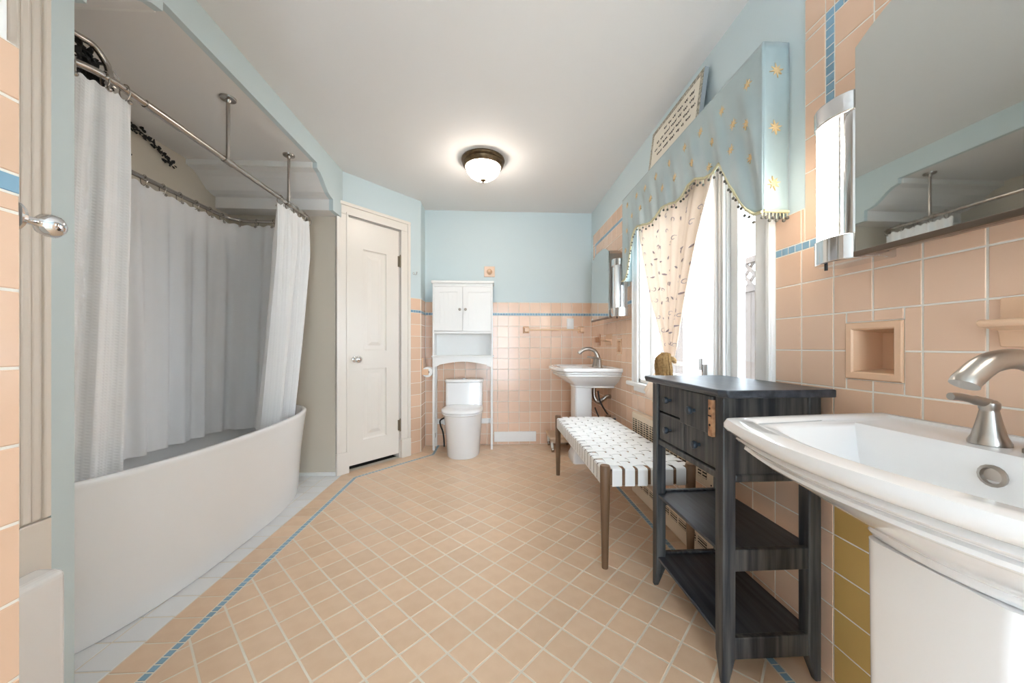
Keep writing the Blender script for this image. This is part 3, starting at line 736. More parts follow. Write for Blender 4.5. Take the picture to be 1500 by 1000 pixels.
def rrect(x0,x1,y0,y1,r,z,n=5):
    out = []
    for cx,cy,a in ((x1-r,y1-r,0),(x0+r,y1-r,90),(x0+r,y0+r,180),(x1-r,y0+r,270)):
        for i in range(n+1): t = math.radians(a+90*i/n); out.append((cx+r*math.cos(t),cy+r*math.sin(t),z))
    return out
obj('tank', MB().loft([rrect(tx-.178,tx+.178,3.46,3.668,.03,.40),rrect(tx-.180,tx+.180,3.475,3.669,.03,.50),rrect(tx-.182,tx+.182,3.488,3.670,.03,.665)]), M_PORC, toi, smooth=50)
obj('tank_lid', MB().loft([rrect(tx-.187,tx+.187,3.482,3.672,.03,.668),rrect(tx-.190,tx+.190,3.478,3.673,.03,.674),rrect(tx-.190,tx+.190,3.478,3.673,.03,.690),rrect(tx-.184,tx+.184,3.485,3.668,.03,.696)]), M_PORC, toi, smooth=50)
o = obj('flush_button', MB().lathe([(.030,0),(.030,.006),(.026,.009),(.001,.009)], (tx-.005,3.58,.696), 18), M_CHROME, toi, smooth=50)
mb = MB().lathe([(.010,.0),(.010,-.0015)], (tx+.143,3.4895,.637), 12, 'y').box(tx+.139,tx+.147,3.484,3.4895,.620,.628)
o = obj('tank_sticker', mb, M_NICKEL, toi)
mb = MB().tube(catmull([(tx+.131,3.488,.606),(tx+.137,3.4875,.597),(tx+.145,3.4875,.596),(tx+.154,3.488,.604)],4), .002, 5)
obj('tank_mark', mb, M_NICKEL, toi)
mb = MB().tube(catmull([(-.482,3.655,.285),(-.50,3.63,.292),(-.535,3.61,.27),(-.528,3.60,.22),(-.505,3.58,.17),(-.492,3.57,.10),(-.492,3.60,.012)]), .008, 8)
tag(obj('supply_hose', mb, M_RUBBER, at=(-.49,3.6,.006), smooth=60), 'black looped hose on the floor side of the toilet', 'hose')
o = tag(obj('outlet_plate', MB().lathe([(.034,0),(.034,-.014),(.028,-.018),(.012,-.018),(.012,-.026),(.001,-.026)], (-.49,YB-.018,.248), 18, 'y'), M_PLAST, at=(-.49,YB-.018,.248), smooth=40), 'round white wall fitting on the rail behind the black hose', 'wall fitting')
# ================================================================== BACK WALL FITTINGS
tb = thing('towel_bar', 'peach ceramic towel bar with square brackets on back wall', 'towel bar', (.635,YB,1.195))
obj('bar', MB().box(.35,.92,YB-.060,YB-.042,1.186,1.204), mat('peach_bar', (228,190,150), .3), tb, bevel=.005)
for x in (.345,.925): obj('bracket', MB().loft([rrect(x-.032,x+.032,1.195-.036,1.195+.036,.006,0),rrect(x-.032,x+.032,1.195-.036,1.195+.036,.006,.012),rrect(x-.020,x+.020,1.195-.022,1.195+.022,.006,.030),rrect(x-.020,x+.020,1.195-.022,1.195+.022,.006,.068)]) , M_CERAM, tb)
for o in [c for c in tb.children if c.name.startswith('bracket')]:
    for v in o.data.vertices:
        x,y,z = v.co+wloc(tb); v.co = Vector((x, YB-.005-z, y))-wloc(tb)
    o.data.flip_normals()
sw = thing('light_switch', 'white rocker switch plate on the back wall tile', 'switch', (.812,YB,1.258))
obj('plate', MB().box(.775,.849,YB-.013,YB-.005,1.200,1.316), M_PLAST, sw, bevel=.004)
obj('rocker', MB().box(.795,.829,YB-.018,YB-.012,1.225,1.291), M_PLAST, sw, bevel=.003)
hk = thing('ceramic_hook', 'square peach ceramic hook tile above the white cabinet', 'hook', (-.037,YB,1.80))
obj('hook_plate', MB().box(-.092,.018,YB-.010,YB,1.745,1.855), mat('pale_peach_ceramic', (236,206,182), .25), hk, bevel=.003)
obj('hook_knob', MB().lathe([(.030,0),(.020,-.010),(.014,-.022),(.020,-.038),(.022,-.046),(.014,-.054),(.001,-.056)], (-.037,YB-.010,1.797), 18, 'y'), M_CERAM, hk, smooth=60)
# toilet roll
tp = thing('toilet_roll', 'white toilet paper roll on the short tiled wall', 'toilet roll', (-.64,3.555,.76))
obj('holder', MB().box(XL+.005,XL+.02,3.49,3.60,.80,.91).box(XL+.02,-.63,3.488,3.500,.742,.80).box(XL+.005,XL+.022,3.485,3.505,.742,.82), M_CERAM, tp, bevel=.004)
obj('roll', MB().lathe([(.020,-.05),(.050,-.05),(.050,.05),(.020,.05)], (-.645,3.555,.77), 24, 'y', False, False), M_PAPER, tp, smooth=50)
obj('roll_core', MB().lathe([(.0195,-.049),(.0195,.049)], (-.645,3.555,.77), 16, 'y'), M_SHADE, tp, smooth=50)
h = DA+DD*.70
mb = MB().tube(catmull([tuple(h+DN*.002+Vector((0,0,1.715))),tuple(h+DN*.03+Vector((0,0,1.70))),tuple(h+DN*.045+Vector((0,0,1.705))),tuple(h+DN*.05+Vector((0,0,1.72)))]), .004, 6).sphere(tuple(h+DN*.05+Vector((0,0,1.722))), .007, 8, 5).sphere(tuple(h+DN*.004+Vector((0,0,1.715))), .012, 8, 5)
tag(obj('robe_hook', mb, M_CHROME, at=tuple(h+Vector((0,0,1.715))), smooth=60), 'small chrome robe hook beside the closet door casing', 'hook')
# near knob
mb = MB().lathe([(.022,0),(.022,.004),(.016,.008),(.008,.012),(.0062,.016),(.0062,.030),(.009,.034),(.0155,.038),(.018,.046),(.0175,.054),(.013,.060),(.001,.062)], (XN-.012,YN+.012,1.212), 22, 'y')
mb.box(XN-.018,XN-.006,YN+.012,YN+.018,1.186,1.212)
tag(obj('towel_peg', mb, M_CHROME, at=(XN-.012,YN+.012,1.212), smooth=45), 'chrome knob sticking out from the tiled wall end by the fluted casing', 'knob')

# ================================================================== PEDESTAL SINKS
def sink(yc, label):
    th = thing('pedestal_sink', label, 'sink', (XR-.25,yc,0))
    XW = XR-.006; RZs = .842
    def outline(hw, dep, bow, z, n=16, r=.03, back=0., taper=.048):
        """from wall far corner round the front to wall near corner: (x,y,z)"""
        pts = []; fw = hw-taper
        pts.append((XW-back, yc+hw, z)); pts.append((XW-back-(dep-back)*.5, yc+hw-taper*.45, z))
        cxn = XW-dep
        for i in range(5):
            t = i/4; a = t*PI/2; pts.append((cxn+r-r*math.sin(a), yc+fw-r*(1-math.cos(a))*1.0, z))
        for i in range(1, n):
            u = 1-2*i/n; pts.append((cxn-bow*(1-u*u), yc+u*(fw-r), z))
        for i in range(5):
            t = 1-i/4; a = t*PI/2; pts.append((cxn+r-r*math.sin(a), yc-fw+r*(1-math.cos(a)), z))
        pts.append((XW-back-(dep-back)*.5, yc-hw+taper*.45, z)); pts.append((XW-back, yc-hw, z))
        return pts
    O = outline
    rings = [O(.150,.315,.010,.660),O(.166,.322,.012,.664),O(.170,.324,.012,.670),O(.168,.322,.012,.678),O(.178,.326,.016,.683),O(.215,.345,.024,.698),O(.262,.375,.033,.722),O(.300,.405,.040,.747),O(.322,.428,.045,.766),O(.326,.432,.046,.770),
        O(.338,.440,.048,.772),O(.343,.444,.049,.777),O(.341,.443,.049,.783),O(.335,.438,.048,.786),O(.338,.440,.048,.790),O(.352,.452,.050,.794),O(.356,.455,.051,.799),O(.352,.452,.050,.804),O(.347,.448,.050,.807),O(.358,.457,.052,.810),
        O(.370,.467,.054,.815),O(.376,.472,.055,.823),O(.376,.472,.055,.832),O(.371,.468,.055,RZs),O(.360,.458,.054,RZs+.002)]
    # rim inner edge and basin (back offset leaves the tap deck)
    rings += [O(.335,.430,.05,RZs+.001,back=.012), O(.327,.424,.05,RZs-.005,back=.015)]
    mb = MB().loft(rings, True, False)
    # deck + basin surface
    n = len(rings[0])
    def inner(hw,dep,bow,z,back): return O(hw,dep,bow,z,back=back,r=.05,taper=.02)
    rr = [rings[-1], inner(.318,.415,.05,RZs-.007,.02), inner(.290,.405,.048,RZs-.008,.150), inner(.280,.398,.046,RZs-.016,.160), inner(.255,.37,.04,RZs-.07,.180), inner(.21,.335,.03,RZs-.125,.215), inner(.12,.29,.02,RZs-.145,.25)]
    m2 = MB().loft(rr, False, True)
    mb.add(m2.v, m2.f)
    o = obj('basin', mb, M_PORC, th, smooth=38)
    ped = [rrect(XR-.30-.0,XR-.12,yc-.115,yc+.115,.035,0),rrect(XR-.30,XR-.12,yc-.115,yc+.115,.035,.055),rrect(XR-.285,XR-.13,yc-.098,yc+.098,.03,.075),rrect(XR-.272,XR-.138,yc-.086,yc+.086,.028,.11),rrect(XR-.268,XR-.14,yc-.082,yc+.082,.026,.30),rrect(XR-.285,XR-.13,yc-.105,yc+.105,.026,.60),rrect(XR-.290,XR-.13,yc-.118,yc+.118,.026,.645)]
    return th
def sink_full(yc, label, big):
    th = sink(yc, label)
    x0 = XR-.345 if big else XR-.325
    ped = [(0,.116,.02),(.050,.116,.02),(.066,.106,.014),(.085,.098,.006),(.11,.096,0),(.60,.101,0),(.662,.104,-.002)]
    mb = MB().loft([rrect(x0-d+.0,x0+.15+d*.5,yc-hw,yc+hw,.022,z) for z,hw,d in ped])
    obj('pedestal', mb, M_PORC, th, smooth=35)
    o = obj('overflow', MB().lathe([(.019,.0),(.019,-.004),(.014,-.006),(.012,.002),(.001,.003)], (XR-.180,yc+.034,.797), 16, 'x'), M_NICKEL, th, smooth=50)
    o2 = obj('drain', MB().lathe([(.022,0),(.020,.003),(.001,.003)], (XR-.28,yc,.699), 14), M_NICKEL, th, smooth=50)
    fc = thing('faucet', 'brushed nickel widespread faucet on '+('the sink beside the dark wooden stand' if big else 'the sink beyond the bench'), 'faucet', (XR-.10,yc,.834))
    dz = .835; fx = XR-.100; yf = yc+.012
    path = catmull([(fx+.002,yf,dz),(fx+.006,yf,dz+.05),(fx+.004,yf,dz+.10),(fx-.022,yf,dz+.145),(fx-.068,yf,dz+.164),(fx-.120,yf,dz+.158),(fx-.158,yf,dz+.132),(fx-.166,yf,dz+.122)], 8)
    n = len(path); rad = [.030-.013*min(1,i/(n*.40)) + .001*max(0,(i-n*.6)/(n*.4)) for i in range(n)]
    obj('spout', MB().tube(path, rad, 16).lathe([(.034,0),(.034,.006),(.030,.010)], (fx+.002,yf,dz), 20), M_NICKEL, fc, smooth=50)
    for s in (1,-1):
        hy = yf+s*.080
        obj('handle_base', MB().lathe([(.027,0),(.027,.005),(.022,.016),(.0165,.040),(.0125,.062),(.012,.065),(.0135,.068),(.0135,.078),(.009,.083),(.001,.084)], (fx,hy,dz), 20), M_NICKEL, fc, smooth=40)
        lp = catmull([(fx,hy,dz+.077),(fx-.025,hy+s*.003,dz+.083),(fx-.050,hy+s*.006,dz+.089),(fx-.068,hy+s*.008,dz+.090)], 5)
        obj('lever', MB().tube(lp, [.009]*6+[.0072]*(len(lp)-6), 10), M_NICKEL, fc, smooth=50)
    return th
sink_full(.53, 'white pedestal sink beside the dark wooden stand', True)
sink_full(3.145, 'white pedestal sink standing beyond the woven bench', False)
# plumbing of the far sink
pl = thing('sink_plumbing', 'exposed drain pipe and hoses under the sink beyond the bench', 'plumbing', (.98,3.10,.40))
obj('trap', MB().tube(catmull([(.90,3.10,.66),(.90,3.10,.58),(.93,3.08,.53),(.97,3.06,.56),(1.0,3.06,.58),(1.035,3.06,.58)]), .019, 10), M_STEEL, pl, smooth=60)
obj('hose', MB().tube(catmull([(.90,2.99,.64),(.91,2.97,.56),(.95,2.96,.48),(.99,2.95,.43),(1.034,2.95,.42)]), .007, 8), M_RUBBER, pl, smooth=60)
obj('hose', MB().tube(catmull([(.87,2.98,.50),(.90,2.95,.42),(.95,2.93,.40),(1.034,2.93,.41)]), .006, 8), M_RUBBER, pl, smooth=60)
obj('valve', MB().lathe([(.018,0),(.018,-.03),(.026,-.034),(.026,-.046)], (1.036,2.95,.42), 12, 'x').box(.975,.995,2.935,2.965,.40,.44), M_CHROME, pl, smooth=40)
obj('pipe_rail', MB().box(.86,1.036,2.90,2.925,.325,.362), M_PLAST, pl, bevel=.005)

# ================================================================== MEDICINE CABINETS + SCONCES
def medicine(ya, yb, label, lit, slabel):
    """mirror from ya (near) to yb (far)"""
    th = thing('medicine_cabinet', label, 'mirror cabinet', (XR,(ya+yb)/2,1.255))
    zb, zs, zt = 1.258, 1.775, 1.835; XF = .915
    def prof(i):
        pts = [(ya+i,zb+i),(yb-i,zb+i),(yb-i,zs-i)]; n = 14; s = .035
        for k in range(n+1):
            t = k/n; u = (yb-i)+( (ya+i)-(yb-i))*t
            e = min(t,1-t)*2; pts.append((u, zs-i+(zt-zs)*(1-(1-min(1,e*1.25))**2.2)+.0001))
        pts.append((ya+i,zs-i)); return pts
    bx = MB().prism(prof(.012), lambda p,q,a: (a,p,q), XF+.006, XR-.006)
    obj('cabinet_body', bx, M_NICKEL, th)
    obj('mirror_door', MB().prism(prof(0), lambda p,q,a: (a,p,q), XF, XF+.006), M_MIRROR, th, bevel=.002)
    obj('bottom_rail', MB().box(XF-.006,XF+.012,ya,yb,zb-.012,zb+.002), mat('dark_steel', (120,108,98), .3, 1.), th, bevel=.002)
    return th
def sconce(y0, y1, label, lit, flip):
    """y0..y1 along the wall; tube on the outer side, chrome channel on the mirror side"""
    th = thing('wall_sconce', label, 'sconce', (XR,(y0+y1)/2,1.25))
    z0,z1 = 1.250, 1.690; tc = (y0+y1)/2; hw = (y1-y0)/2-.004; xt = .948; sg = -1 if flip else 1; yt = tc+sg*.030
    def cap(grow=0):
        n = 12; return [(XR-.006,tc-hw)]+[(.985-(.985-.914)*math.sin(PI*i/n)**.7, tc-hw*math.cos(PI*i/n)) for i in range(n+1)]+[(XR-.006,tc+hw)]
    for a,b in ((z0,z0+.068),(z1-.052,z1)):
        obj('end_cap', MB().loft([[(p,q,z) for p,q in cap()] for z in (a,b)]), M_CHROME, th, smooth=40, bevel=.003)
    obj('tube', MB().lathe([(.023,z0+.066),(.023,z1-.050)], (xt,yt,0), 28), M_TUBE if lit else M_TUBEOFF, th, smooth=40)
    pr = [(-.064,.975),(-.060,.950),(-.050,.938),(-.035,.934),(-.018,.938),(-.008,.950),(-.003,.972),(.005,.984),(.030,.988),(.055,.984),(.064,.965)]; k = (hw-.003)/.064
    pts = [(x,tc+sg*d*k) for d,x in pr]; pts = [(XR-.006,pts[0][1])]+pts+[(XR-.006,pts[-1][1])]
    obj('reflector', MB().loft([[(p,q,z) for p,q in pts] for z in (z0+.066,z1-.050)]), M_CHROME, th, smooth=40)
    obj('switch_stem', MB().lathe([(.004,-.014),(.004,0)], (.945,yt,z0), 8), M_BLACK, th)
    return th
medicine(.36, .846, 'arched mirror cabinet above the sink beside the dark stand', True, '')
sconce(.849, 1.000, 'lit chrome tube sconce between the window valance and the nearby mirror', True, False)
sconce(.206, .357, 'unseen lit chrome tube sconce added on the doorway side of the stand-side mirror', True, True)  # sconce added out of view to light the near side
medicine(2.755, 3.235, 'arched mirror cabinet near the back corner above the bench-side sink', False, '')
sconce(2.604, 2.753, 'unlit chrome tube sconce between the window and the back corner mirror', False, True)
# ================================================================== NICHES, LEDGES
for (a,b,c,d),lab in zip(NICHES, ('recessed peach ceramic soap niche above the sink beside the stand','recessed peach ceramic soap niche above the sink beyond the bench')):
    fr = fR; i0 = .020; q = lambda i,h: [fR(a+i,c+i,h),fR(b-i,c+i,h),fR(b-i,d-i,h),fR(a+i,d-i,h)]
    mb = MB().loft([q(.001,.0005),q(.001,.008),q(.004,.010),q(i0-.002,.010),q(i0+.002,.006),q(i0+.006,-.03),q(i0+.010,-.075)], False, True)
    tag(obj('soap_niche', mb, M_CERAM, at=fR((a+b)/2,c,0), smooth=30), lab, 'soap niche')
def ledge(y0,y1,z,lab):
    pts = [(0,z-.045),(.006,z-.045),(.012,z-.012),(.055,z-.004),(.060,z+.004),(.055,z+.010),(.006,z+.010),(.006,z+.055),(0,z+.055)]
    tag(obj('ceramic_ledge', MB().prism(pts, lambda p,q,a: (XR-.004-p,a,q), y0, y1), M_CERAM, at=(XR,(y0+y1)/2,z), bevel=.003), lab, 'ledge')
ledge(.47, .667, 1.064, 'peach ceramic ledge on the tile behind the faucet beside the stand')
ledge(3.03, 3.19, 1.078, 'peach ceramic ledge on the tile behind the faucet beyond the bench')
mb = MB().box(XR-.05,XR-.005,3.30,3.345,1.04,1.13); tag(obj('ceramic_cup_holder', MB().loft([[fR(u,v,h) for u,v in ((3.36,1.03),(3.44,1.03),(3.44,1.14),(3.36,1.14))] for h in (.004,.012)]).loft([[fR(u,v,h) for u,v in ((3.375,1.06),(3.425,1.06),(3.425,1.11),(3.375,1.11))] for h in (.012,.05)]), mat('brown_ceramic',(190,140,104),.3), at=(XR,3.40,1.03), bevel=.004), 'small brown ceramic holder on the tile near the back corner', 'holder')

# ================================================================== WALL HEATER
ht = thing('wall_heater', 'cream metal wall heater with louvred grilles under the window', 'heater', (XR-.03,1.95,0))
hy0, hy1, hx = 1.505, 2.46, .985
obj('heater_body', MB().box(hx,XR-.006,hy0,hy1,.372,.56), M_CREAMM, ht, bevel=.006)
obj('heater_lower_panel', MB().box(hx,XR-.006,hy0,hy1,.0005,.125), M_CREAMM, ht, bevel=.006)
ng = 10; p = .088
for k in range(ng):
    y = hy0+.075+k*p
    g = obj('grille', MB().box(hx-.0006,hx+.001,y,y+.070,.405,.520), M_SHADE, ht)  # flat dark sheet behind the louvres, recess shade put into its colour
    mb = MB()
    for i in range(8): mb.box(hx-.004,hx-.0006,y+.001,y+.069,.408+i*.0145,.4135+i*.0145)
    mb.box(hx-.004,hx-.0006,y+.033,y+.037,.405,.520)
    obj('louvre', mb, M_CREAMM, g)
    g = obj('lower_grille', MB().box(hx-.0006,hx+.001,y,y+.070,.075,.112), M_SHADE, ht)
    mb = MB()
    for i in range(3): mb.box(hx-.003,hx-.0006,y+.001,y+.069,.079+i*.013,.084+i*.013)
    obj('louvre', mb, M_CREAMM, g)
obj('heater_screw', MB().lathe([(.004,0),(.004,-.002)], (hx,hy0+.04,.392), 8, 'x'), M_BLACK, ht)
obj('heater_knob', MB().lathe([(.012,0),(.010,-.018),(.001,-.018)], (hx,hy0+.44,.48), 10, 'x'), M_BLACK, ht)

# ================================================================== BENCH
bx0,bx1,by0,by1,bh = .494,.944,1.583,2.806,.455
bench = thing('woven_bench', 'low bench with woven white leather straps and walnut legs', 'bench', ((bx0+bx1)/2,(by0+by1)/2,0))
for x in (bx0+.022,bx1-.022):
    for y in (by0+.022,by1-.022):
        sx = 1 if x < .7 else -1; sy = 1 if y < 2 else -1
        prof = [(.0145,0),(.015,.02),(.0215,.34),(.023,bh+.012),(.021,bh+.018)]
        obj('leg', MB().lathe([(r,h) for r,h in prof], (x,y,0), 16), M_WALNUT, bench, smooth=45)
rz0, rz1 = bh-.072, bh
for x in (bx0+.010,bx1-.034): obj('side_rail', MB().box(x,x+.024,by0+.042,by1-.042,rz0,rz1-.004), M_WALNUT, bench, bevel=.004)
for y in (by0+.010,by1-.034): obj('end_rail', MB().box(bx0+.042,bx1-.042,y,y+.024,rz0,rz1-.004), M_WALNUT, bench, bevel=.004)
nx, ny = 6, 20
px = (bx1-bx0-.088)/nx; py = (by1-by0-.088)/ny; T = .0022
def ribbon(pts, w, axis):
    """flat strap along pts (list of (s,z)) ; axis 'x' runs along x"""
    pass
def strap(center, width, lo, hi, phase, n, pitch, along):
    top = bh+.003; path = [(lo+.008, rz0-.004),(lo+.001,rz0-.004),(lo-.001,rz0+.004),(lo-.001,top-.006),(lo+.004,top-.0005)]
    a0 = lo+.044
    for i in range(n):
        z = top+(.0026 if (i+phase)%2 == 0 else -.0026)
        path += [(a0+pitch*(i+.25),z),(a0+pitch*(i+.5),z+(.0006 if (i+phase)%2 == 0 else -.0006)),(a0+pitch*(i+.75),z)]
    path += [(hi-.004,top-.0005),(hi+.001,top-.006),(hi+.001,rz0+.004),(hi-.001,rz0-.004),(hi-.008,rz0-.004)]
    mb = MB(); rings = []
    for k,(s,z) in enumerate(path):
        a = path[max(k-1,0)]; b = path[min(k+1,len(path)-1)]; d = Vector((b[0]-a[0],b[1]-a[1])).normalized(); nn = Vector((-d.y,d.x))*T/2
        c = []
        for sg,wd in ((1,-1),(1,1),(-1,1),(-1,-1)):
            ss, zz, ww = s+nn.x*sg, z+nn.y*sg, center+wd*width/2
            c.append((ss,ww,zz) if along == 'x' else (ww,ss,zz))
        rings.append(c)
    mb.loft(rings)
    return mb
for i in range(ny):
    c = by0+.044+py*(i+.5); obj('cross_strap', strap(c, py-.014, bx0+.009, bx1-.009, i, nx, px, 'x'), M_STRAP, bench, smooth=35)
for i in range(nx):
    c = bx0+.044+px*(i+.5); obj('long_strap', strap(c, px-.015, by0+.009, by1-.009, i+1, ny, py, 'y'), M_STRAP, bench, smooth=35)

# ================================================================== DARK STAND
sx0,sx1,sy0,sy1,sh = .688,.998,1.022,1.492,.893
st = thing('wooden_stand', 'distressed navy wooden stand with four drawers and two shelves', 'stand', ((sx0+sx1)/2,(sy0+sy1)/2,0))
lw = .040
def leg(x0,x1,y0,y1,fx,fy):
    def q(z,k): 
        a0,a1,b0,b1 = x0,x1,y0,y1
        if fx > 0: a1 = x1-(x1-x0)*k
        else: a0 = x0+(x1-x0)*k
        if fy > 0: b1 = y1-(y1-y0)*k
        else: b0 = y0+(y1-y0)*k
        return [(a0,b0,z),(a1,b0,z),(a1,b1,z),(a0,b1,z)]
    return MB().loft([q(0,.55),q(.085,0),q(sh-.024,0)])
for x0,fx in ((sx0,1),(sx1-lw,-1)):
    for y0,fy in ((sy0,1),(sy1-lw,-1)): obj('leg', leg(x0,x0+lw,y0,y0+lw,fx,fy), M_BLACKW, st, bevel=.004)
t = .034
top = [(sx0-.026,sy0-.012),(sx0-.012,sy0-.036),(sx1+.018,sy0-.030),(sx1+.018,sy1+.030),(sx0-.012,sy1+.036),(sx0-.026,sy1+.022)]
obj('stand_top', MB().loft([[(x+ (0.006 if x<.8 else 0),y,sh-.024) for x,y in top],[(x,y,sh-.010) for x,y in top],[(x,y,sh) for x,y in top]]), M_BLACKH, st, bevel=.004)
for y0 in (sy0+.006,sy1-.018): obj('side_panel', MB().box(sx0+lw-.002,sx1-lw+.002,y0,y0+.012,.634,sh-.022), M_BLACKW, st)
for y0 in (sy0+.002,sy1-.022): obj('side_rail', MB().box(sx0+lw-.002,sx1-lw+.002,y0,y0+.022,.610,.636), M_BLACKW, st, bevel=.006)
obj('back_panel', MB().box(sx1-.016,sx1-.006,sy0+lw-.002,sy1-lw+.002,.62,sh-.022), M_BLACKW, st)
obj('front_rail', MB().box(sx0+.006,sx0+.024,sy0+lw-.002,sy1-lw+.002,.610,.632), M_BLACKW, st, bevel=.003)
ym = (sy0+sy1)/2
for (a,b,z0,z1,pr) in ((ym+.002,sy1-lw-.002,.752,.866,0),(sy0+lw+.002,ym-.002,.744,.866,.018),(ym+.002,sy1-lw-.002,.636,.746,0),(sy0+lw+.002,ym-.002,.636,.742,0)):
    xf = sx0+.010-pr
    d = obj('drawer', MB().box(xf,xf+.20,a,b,z0,z1), M_BLACKW, st, bevel=.003)
    yk, zk = (a+b)/2, (z0+z1)/2
    obj('drawer_knob', MB().lathe([(.006,0),(.006,-.010),(.012,-.014),(.0145,-.021),(.012,-.028),(.001,-.030)], (xf,yk,zk), 16, 'x'), M_KNOBB, d, smooth=50)
    if pr:
        o = obj('broken_edge', MB().box(xf-.0008,xf+.012,a-.001,a+.020,z0-.006,z1-.012), M_RAW, d, bevel=.002); o['label'] = 'split raw wood edge'
        obj('dowel_hole', MB().lathe([(.004,-.0005),(.004,-.002)], (xf,a+.010,z0+.03), 8, 'x').lathe([(.004,-.0005),(.004,-.002)], (xf,a+.010,z1-.04), 8, 'x').box(xf-.0022,xf-.0005,a+.002,a+.018,(z0+z1)/2-.004,(z0+z1)/2), M_SHADE, d)
for z in (.40,.135):
    obj('shelf', MB().box(sx0+.006,sx1-.006,sy0+.010,sy1-.010,z-.012,z), M_BLACKH, st, bevel=.002)
    for y0 in (sy0+.003,sy1-.021): obj('shelf_rail', MB().box(sx0+lw-.002,sx1-lw+.002,y0,y0+.018,z-.058,z+.008), M_BLACKW, st, bevel=.003)

# ================================================================== VALANCE
vx, vy0, vy1, vt = .945, 1.188, 2.534, 2.087
val = thing('window_valance', 'teal satin box valance with gold stars and beaded scalloped edge', 'valance', ((vx+XR)/2,(vy0+vy1)/2,vt))
LOW = [(1.188,1.492),(1.227,1.497),(1.262,1.525),(1.29,1.560),(1.359,1.664),(1.40,1.745),(1.423,1.785),(1.47,1.765),(1.53,1.772),(1.60,1.803),(1.66,1.800),(1.72,1.770),(1.78,1.766),(1.86,1.790),(1.93,1.797),(2.00,1.775),(2.06,1.764),(2.12,1.772),(2.20,1.795),(2.26,1.806),(2.305,1.800),(2.345,1.76),(2.38,1.68),(2.43,1.54),(2.47,1.503),(2.534,1.495)]
def low(y):
    for (a,za),(b,zb) in zip(LOW,LOW[1:]):
        if a <= y <= b: return za+(zb-za)*(y-a)/(b-a)
    return LOW[-1][1]
rv = random.Random(3); pl_ph = [rv.uniform(0,6.28) for _ in range(4)]
def vfold(y,z,zb):
    t = (vt-z)/(vt-zb+1e-6); return .005*min(1,t*2.)*(math.sin(38*(y+.35*(vt-z))+pl_ph[0])+.6*math.sin(71*(y+.22*(vt-z))+pl_ph[1])+.4*math.sin(17*y-20*z))
ys_v = [vy0+(vy1-vy0)*i/180 for i in range(181)]
def vfn(u,v):
    y = vy0+(vy1-vy0)*u; zb = low(y); z = vt+(zb-vt)*v; e = min(1, (y-vy0)/.04, (vy1-y)/.04)
    return (vx-vfold(y,z,zb)*e, y, z)
mb = MB().grid(vfn, 200, 36); obj('valance_front', mb, M_SATIN, val, smooth=80, solid=.004)
for y in (vy0, vy1):
    mb = MB().grid(lambda u,v: (vx+(XR-.004-vx)*u, y+(.002 if y < 2 else -.002)*math.sin(9*u+6*v), vt+(1.495-vt)*v), 8, 24); obj('valance_return', mb, M_SATIN, val, smooth=80, solid=.004)
obj('valance_top', MB().box(vx,XR-.002,vy0,vy1,vt-.006,vt+.002), M_SATIN, val)
edge = [(vx-.004,y,low(y)) for y in ys_v]
obj('braid', MB().tube(edge, .006, 6), M_TRIM, val, smooth=60)
obj('braid', MB().tube([(vx,vy0-.002,1.495),(XR-.006,vy0-.002,1.493)], .006, 6), M_TRIM, val, smooth=60)
mb = MB(); mt = MB(); L = 0; last = Vector(edge[0])
pts = dense(edge, .004)
for i in range(0, len(pts), 6):
    p = pts[i]; k = i//6; d = .020+.010*(k%2)
    mt.tube([tuple(p), (p.x,p.y,p.z-d)], .0018, 4); mb.sphere((p.x,p.y,p.z-d), .0062, 6, 4)
for i in range(7):
    x = vx+.008+i*.013; d = .022+.010*(i%2); mt.tube([(x,vy0-.002,1.494),(x,vy0-.002,1.494-d)], .0018, 4); mb.sphere((x,vy0-.002,1.494-d), .0062, 6, 4)
o = obj('bead_fringe', mb, M_BEAD, val, smooth=60); o['kind'] = 'stuff'
o = obj('fringe_threads', mt, M_TRIM, val); o['kind'] = 'stuff'
def star(c, uvec, nvec, r, rot):
    mb = MB(); u = Vector(uvec); n = Vector(nvec); z = Vector((0,0,1)); c = Vector(c); pts = []
    for i in range(16):
        a = 2*PI*i/16+rot; rr = r*(1 if i%4 == 0 else (.85 if i%2 == 0 else .36)); pts.append(c+u*(rr*math.cos(a))+z*(rr*math.sin(a)))
    v = [c+n*.002]+pts+[p-n*.006 for p in pts]
    mb.add([tuple(p) for p in v], [(0,1+i,1+(i+1)%16) for i in range(16)]+[(1+i,17+i,17+(i+1)%16,1+(i+1)%16) for i in range(16)])
    return mb
rows_s = [(2.0,[1.26+.146*i for i in range(9)]),(1.90,[1.335+.146*i for i in range(8)]),(1.84,[1.27,2.45]),(1.71,[1.26,2.47]),(1.81,[1.345,1.50,1.66])]
for z, yy in rows_s:
    for y in yy:
        y += rv.uniform(-.012,.012); zz = z+rv.uniform(-.012,.012)
        if zz-.03 < low(y): continue
        zb = low(y); xx = vx-vfold(y,zz,zb)*min(1,(y-vy0)/.04,(vy1-y)/.04)-.0035
        obj('star', star((xx,y,zz), (0,1,0), (-1,0,0), .023, rv.uniform(0,.4)), M_GOLD, val)
for x,z in ((.990,1.986),(.985,1.787),(.980,1.591)): obj('star', star((x,vy0-.006,z), (1,0,0), (0,-1,0), .026, .2), M_GOLD, val)

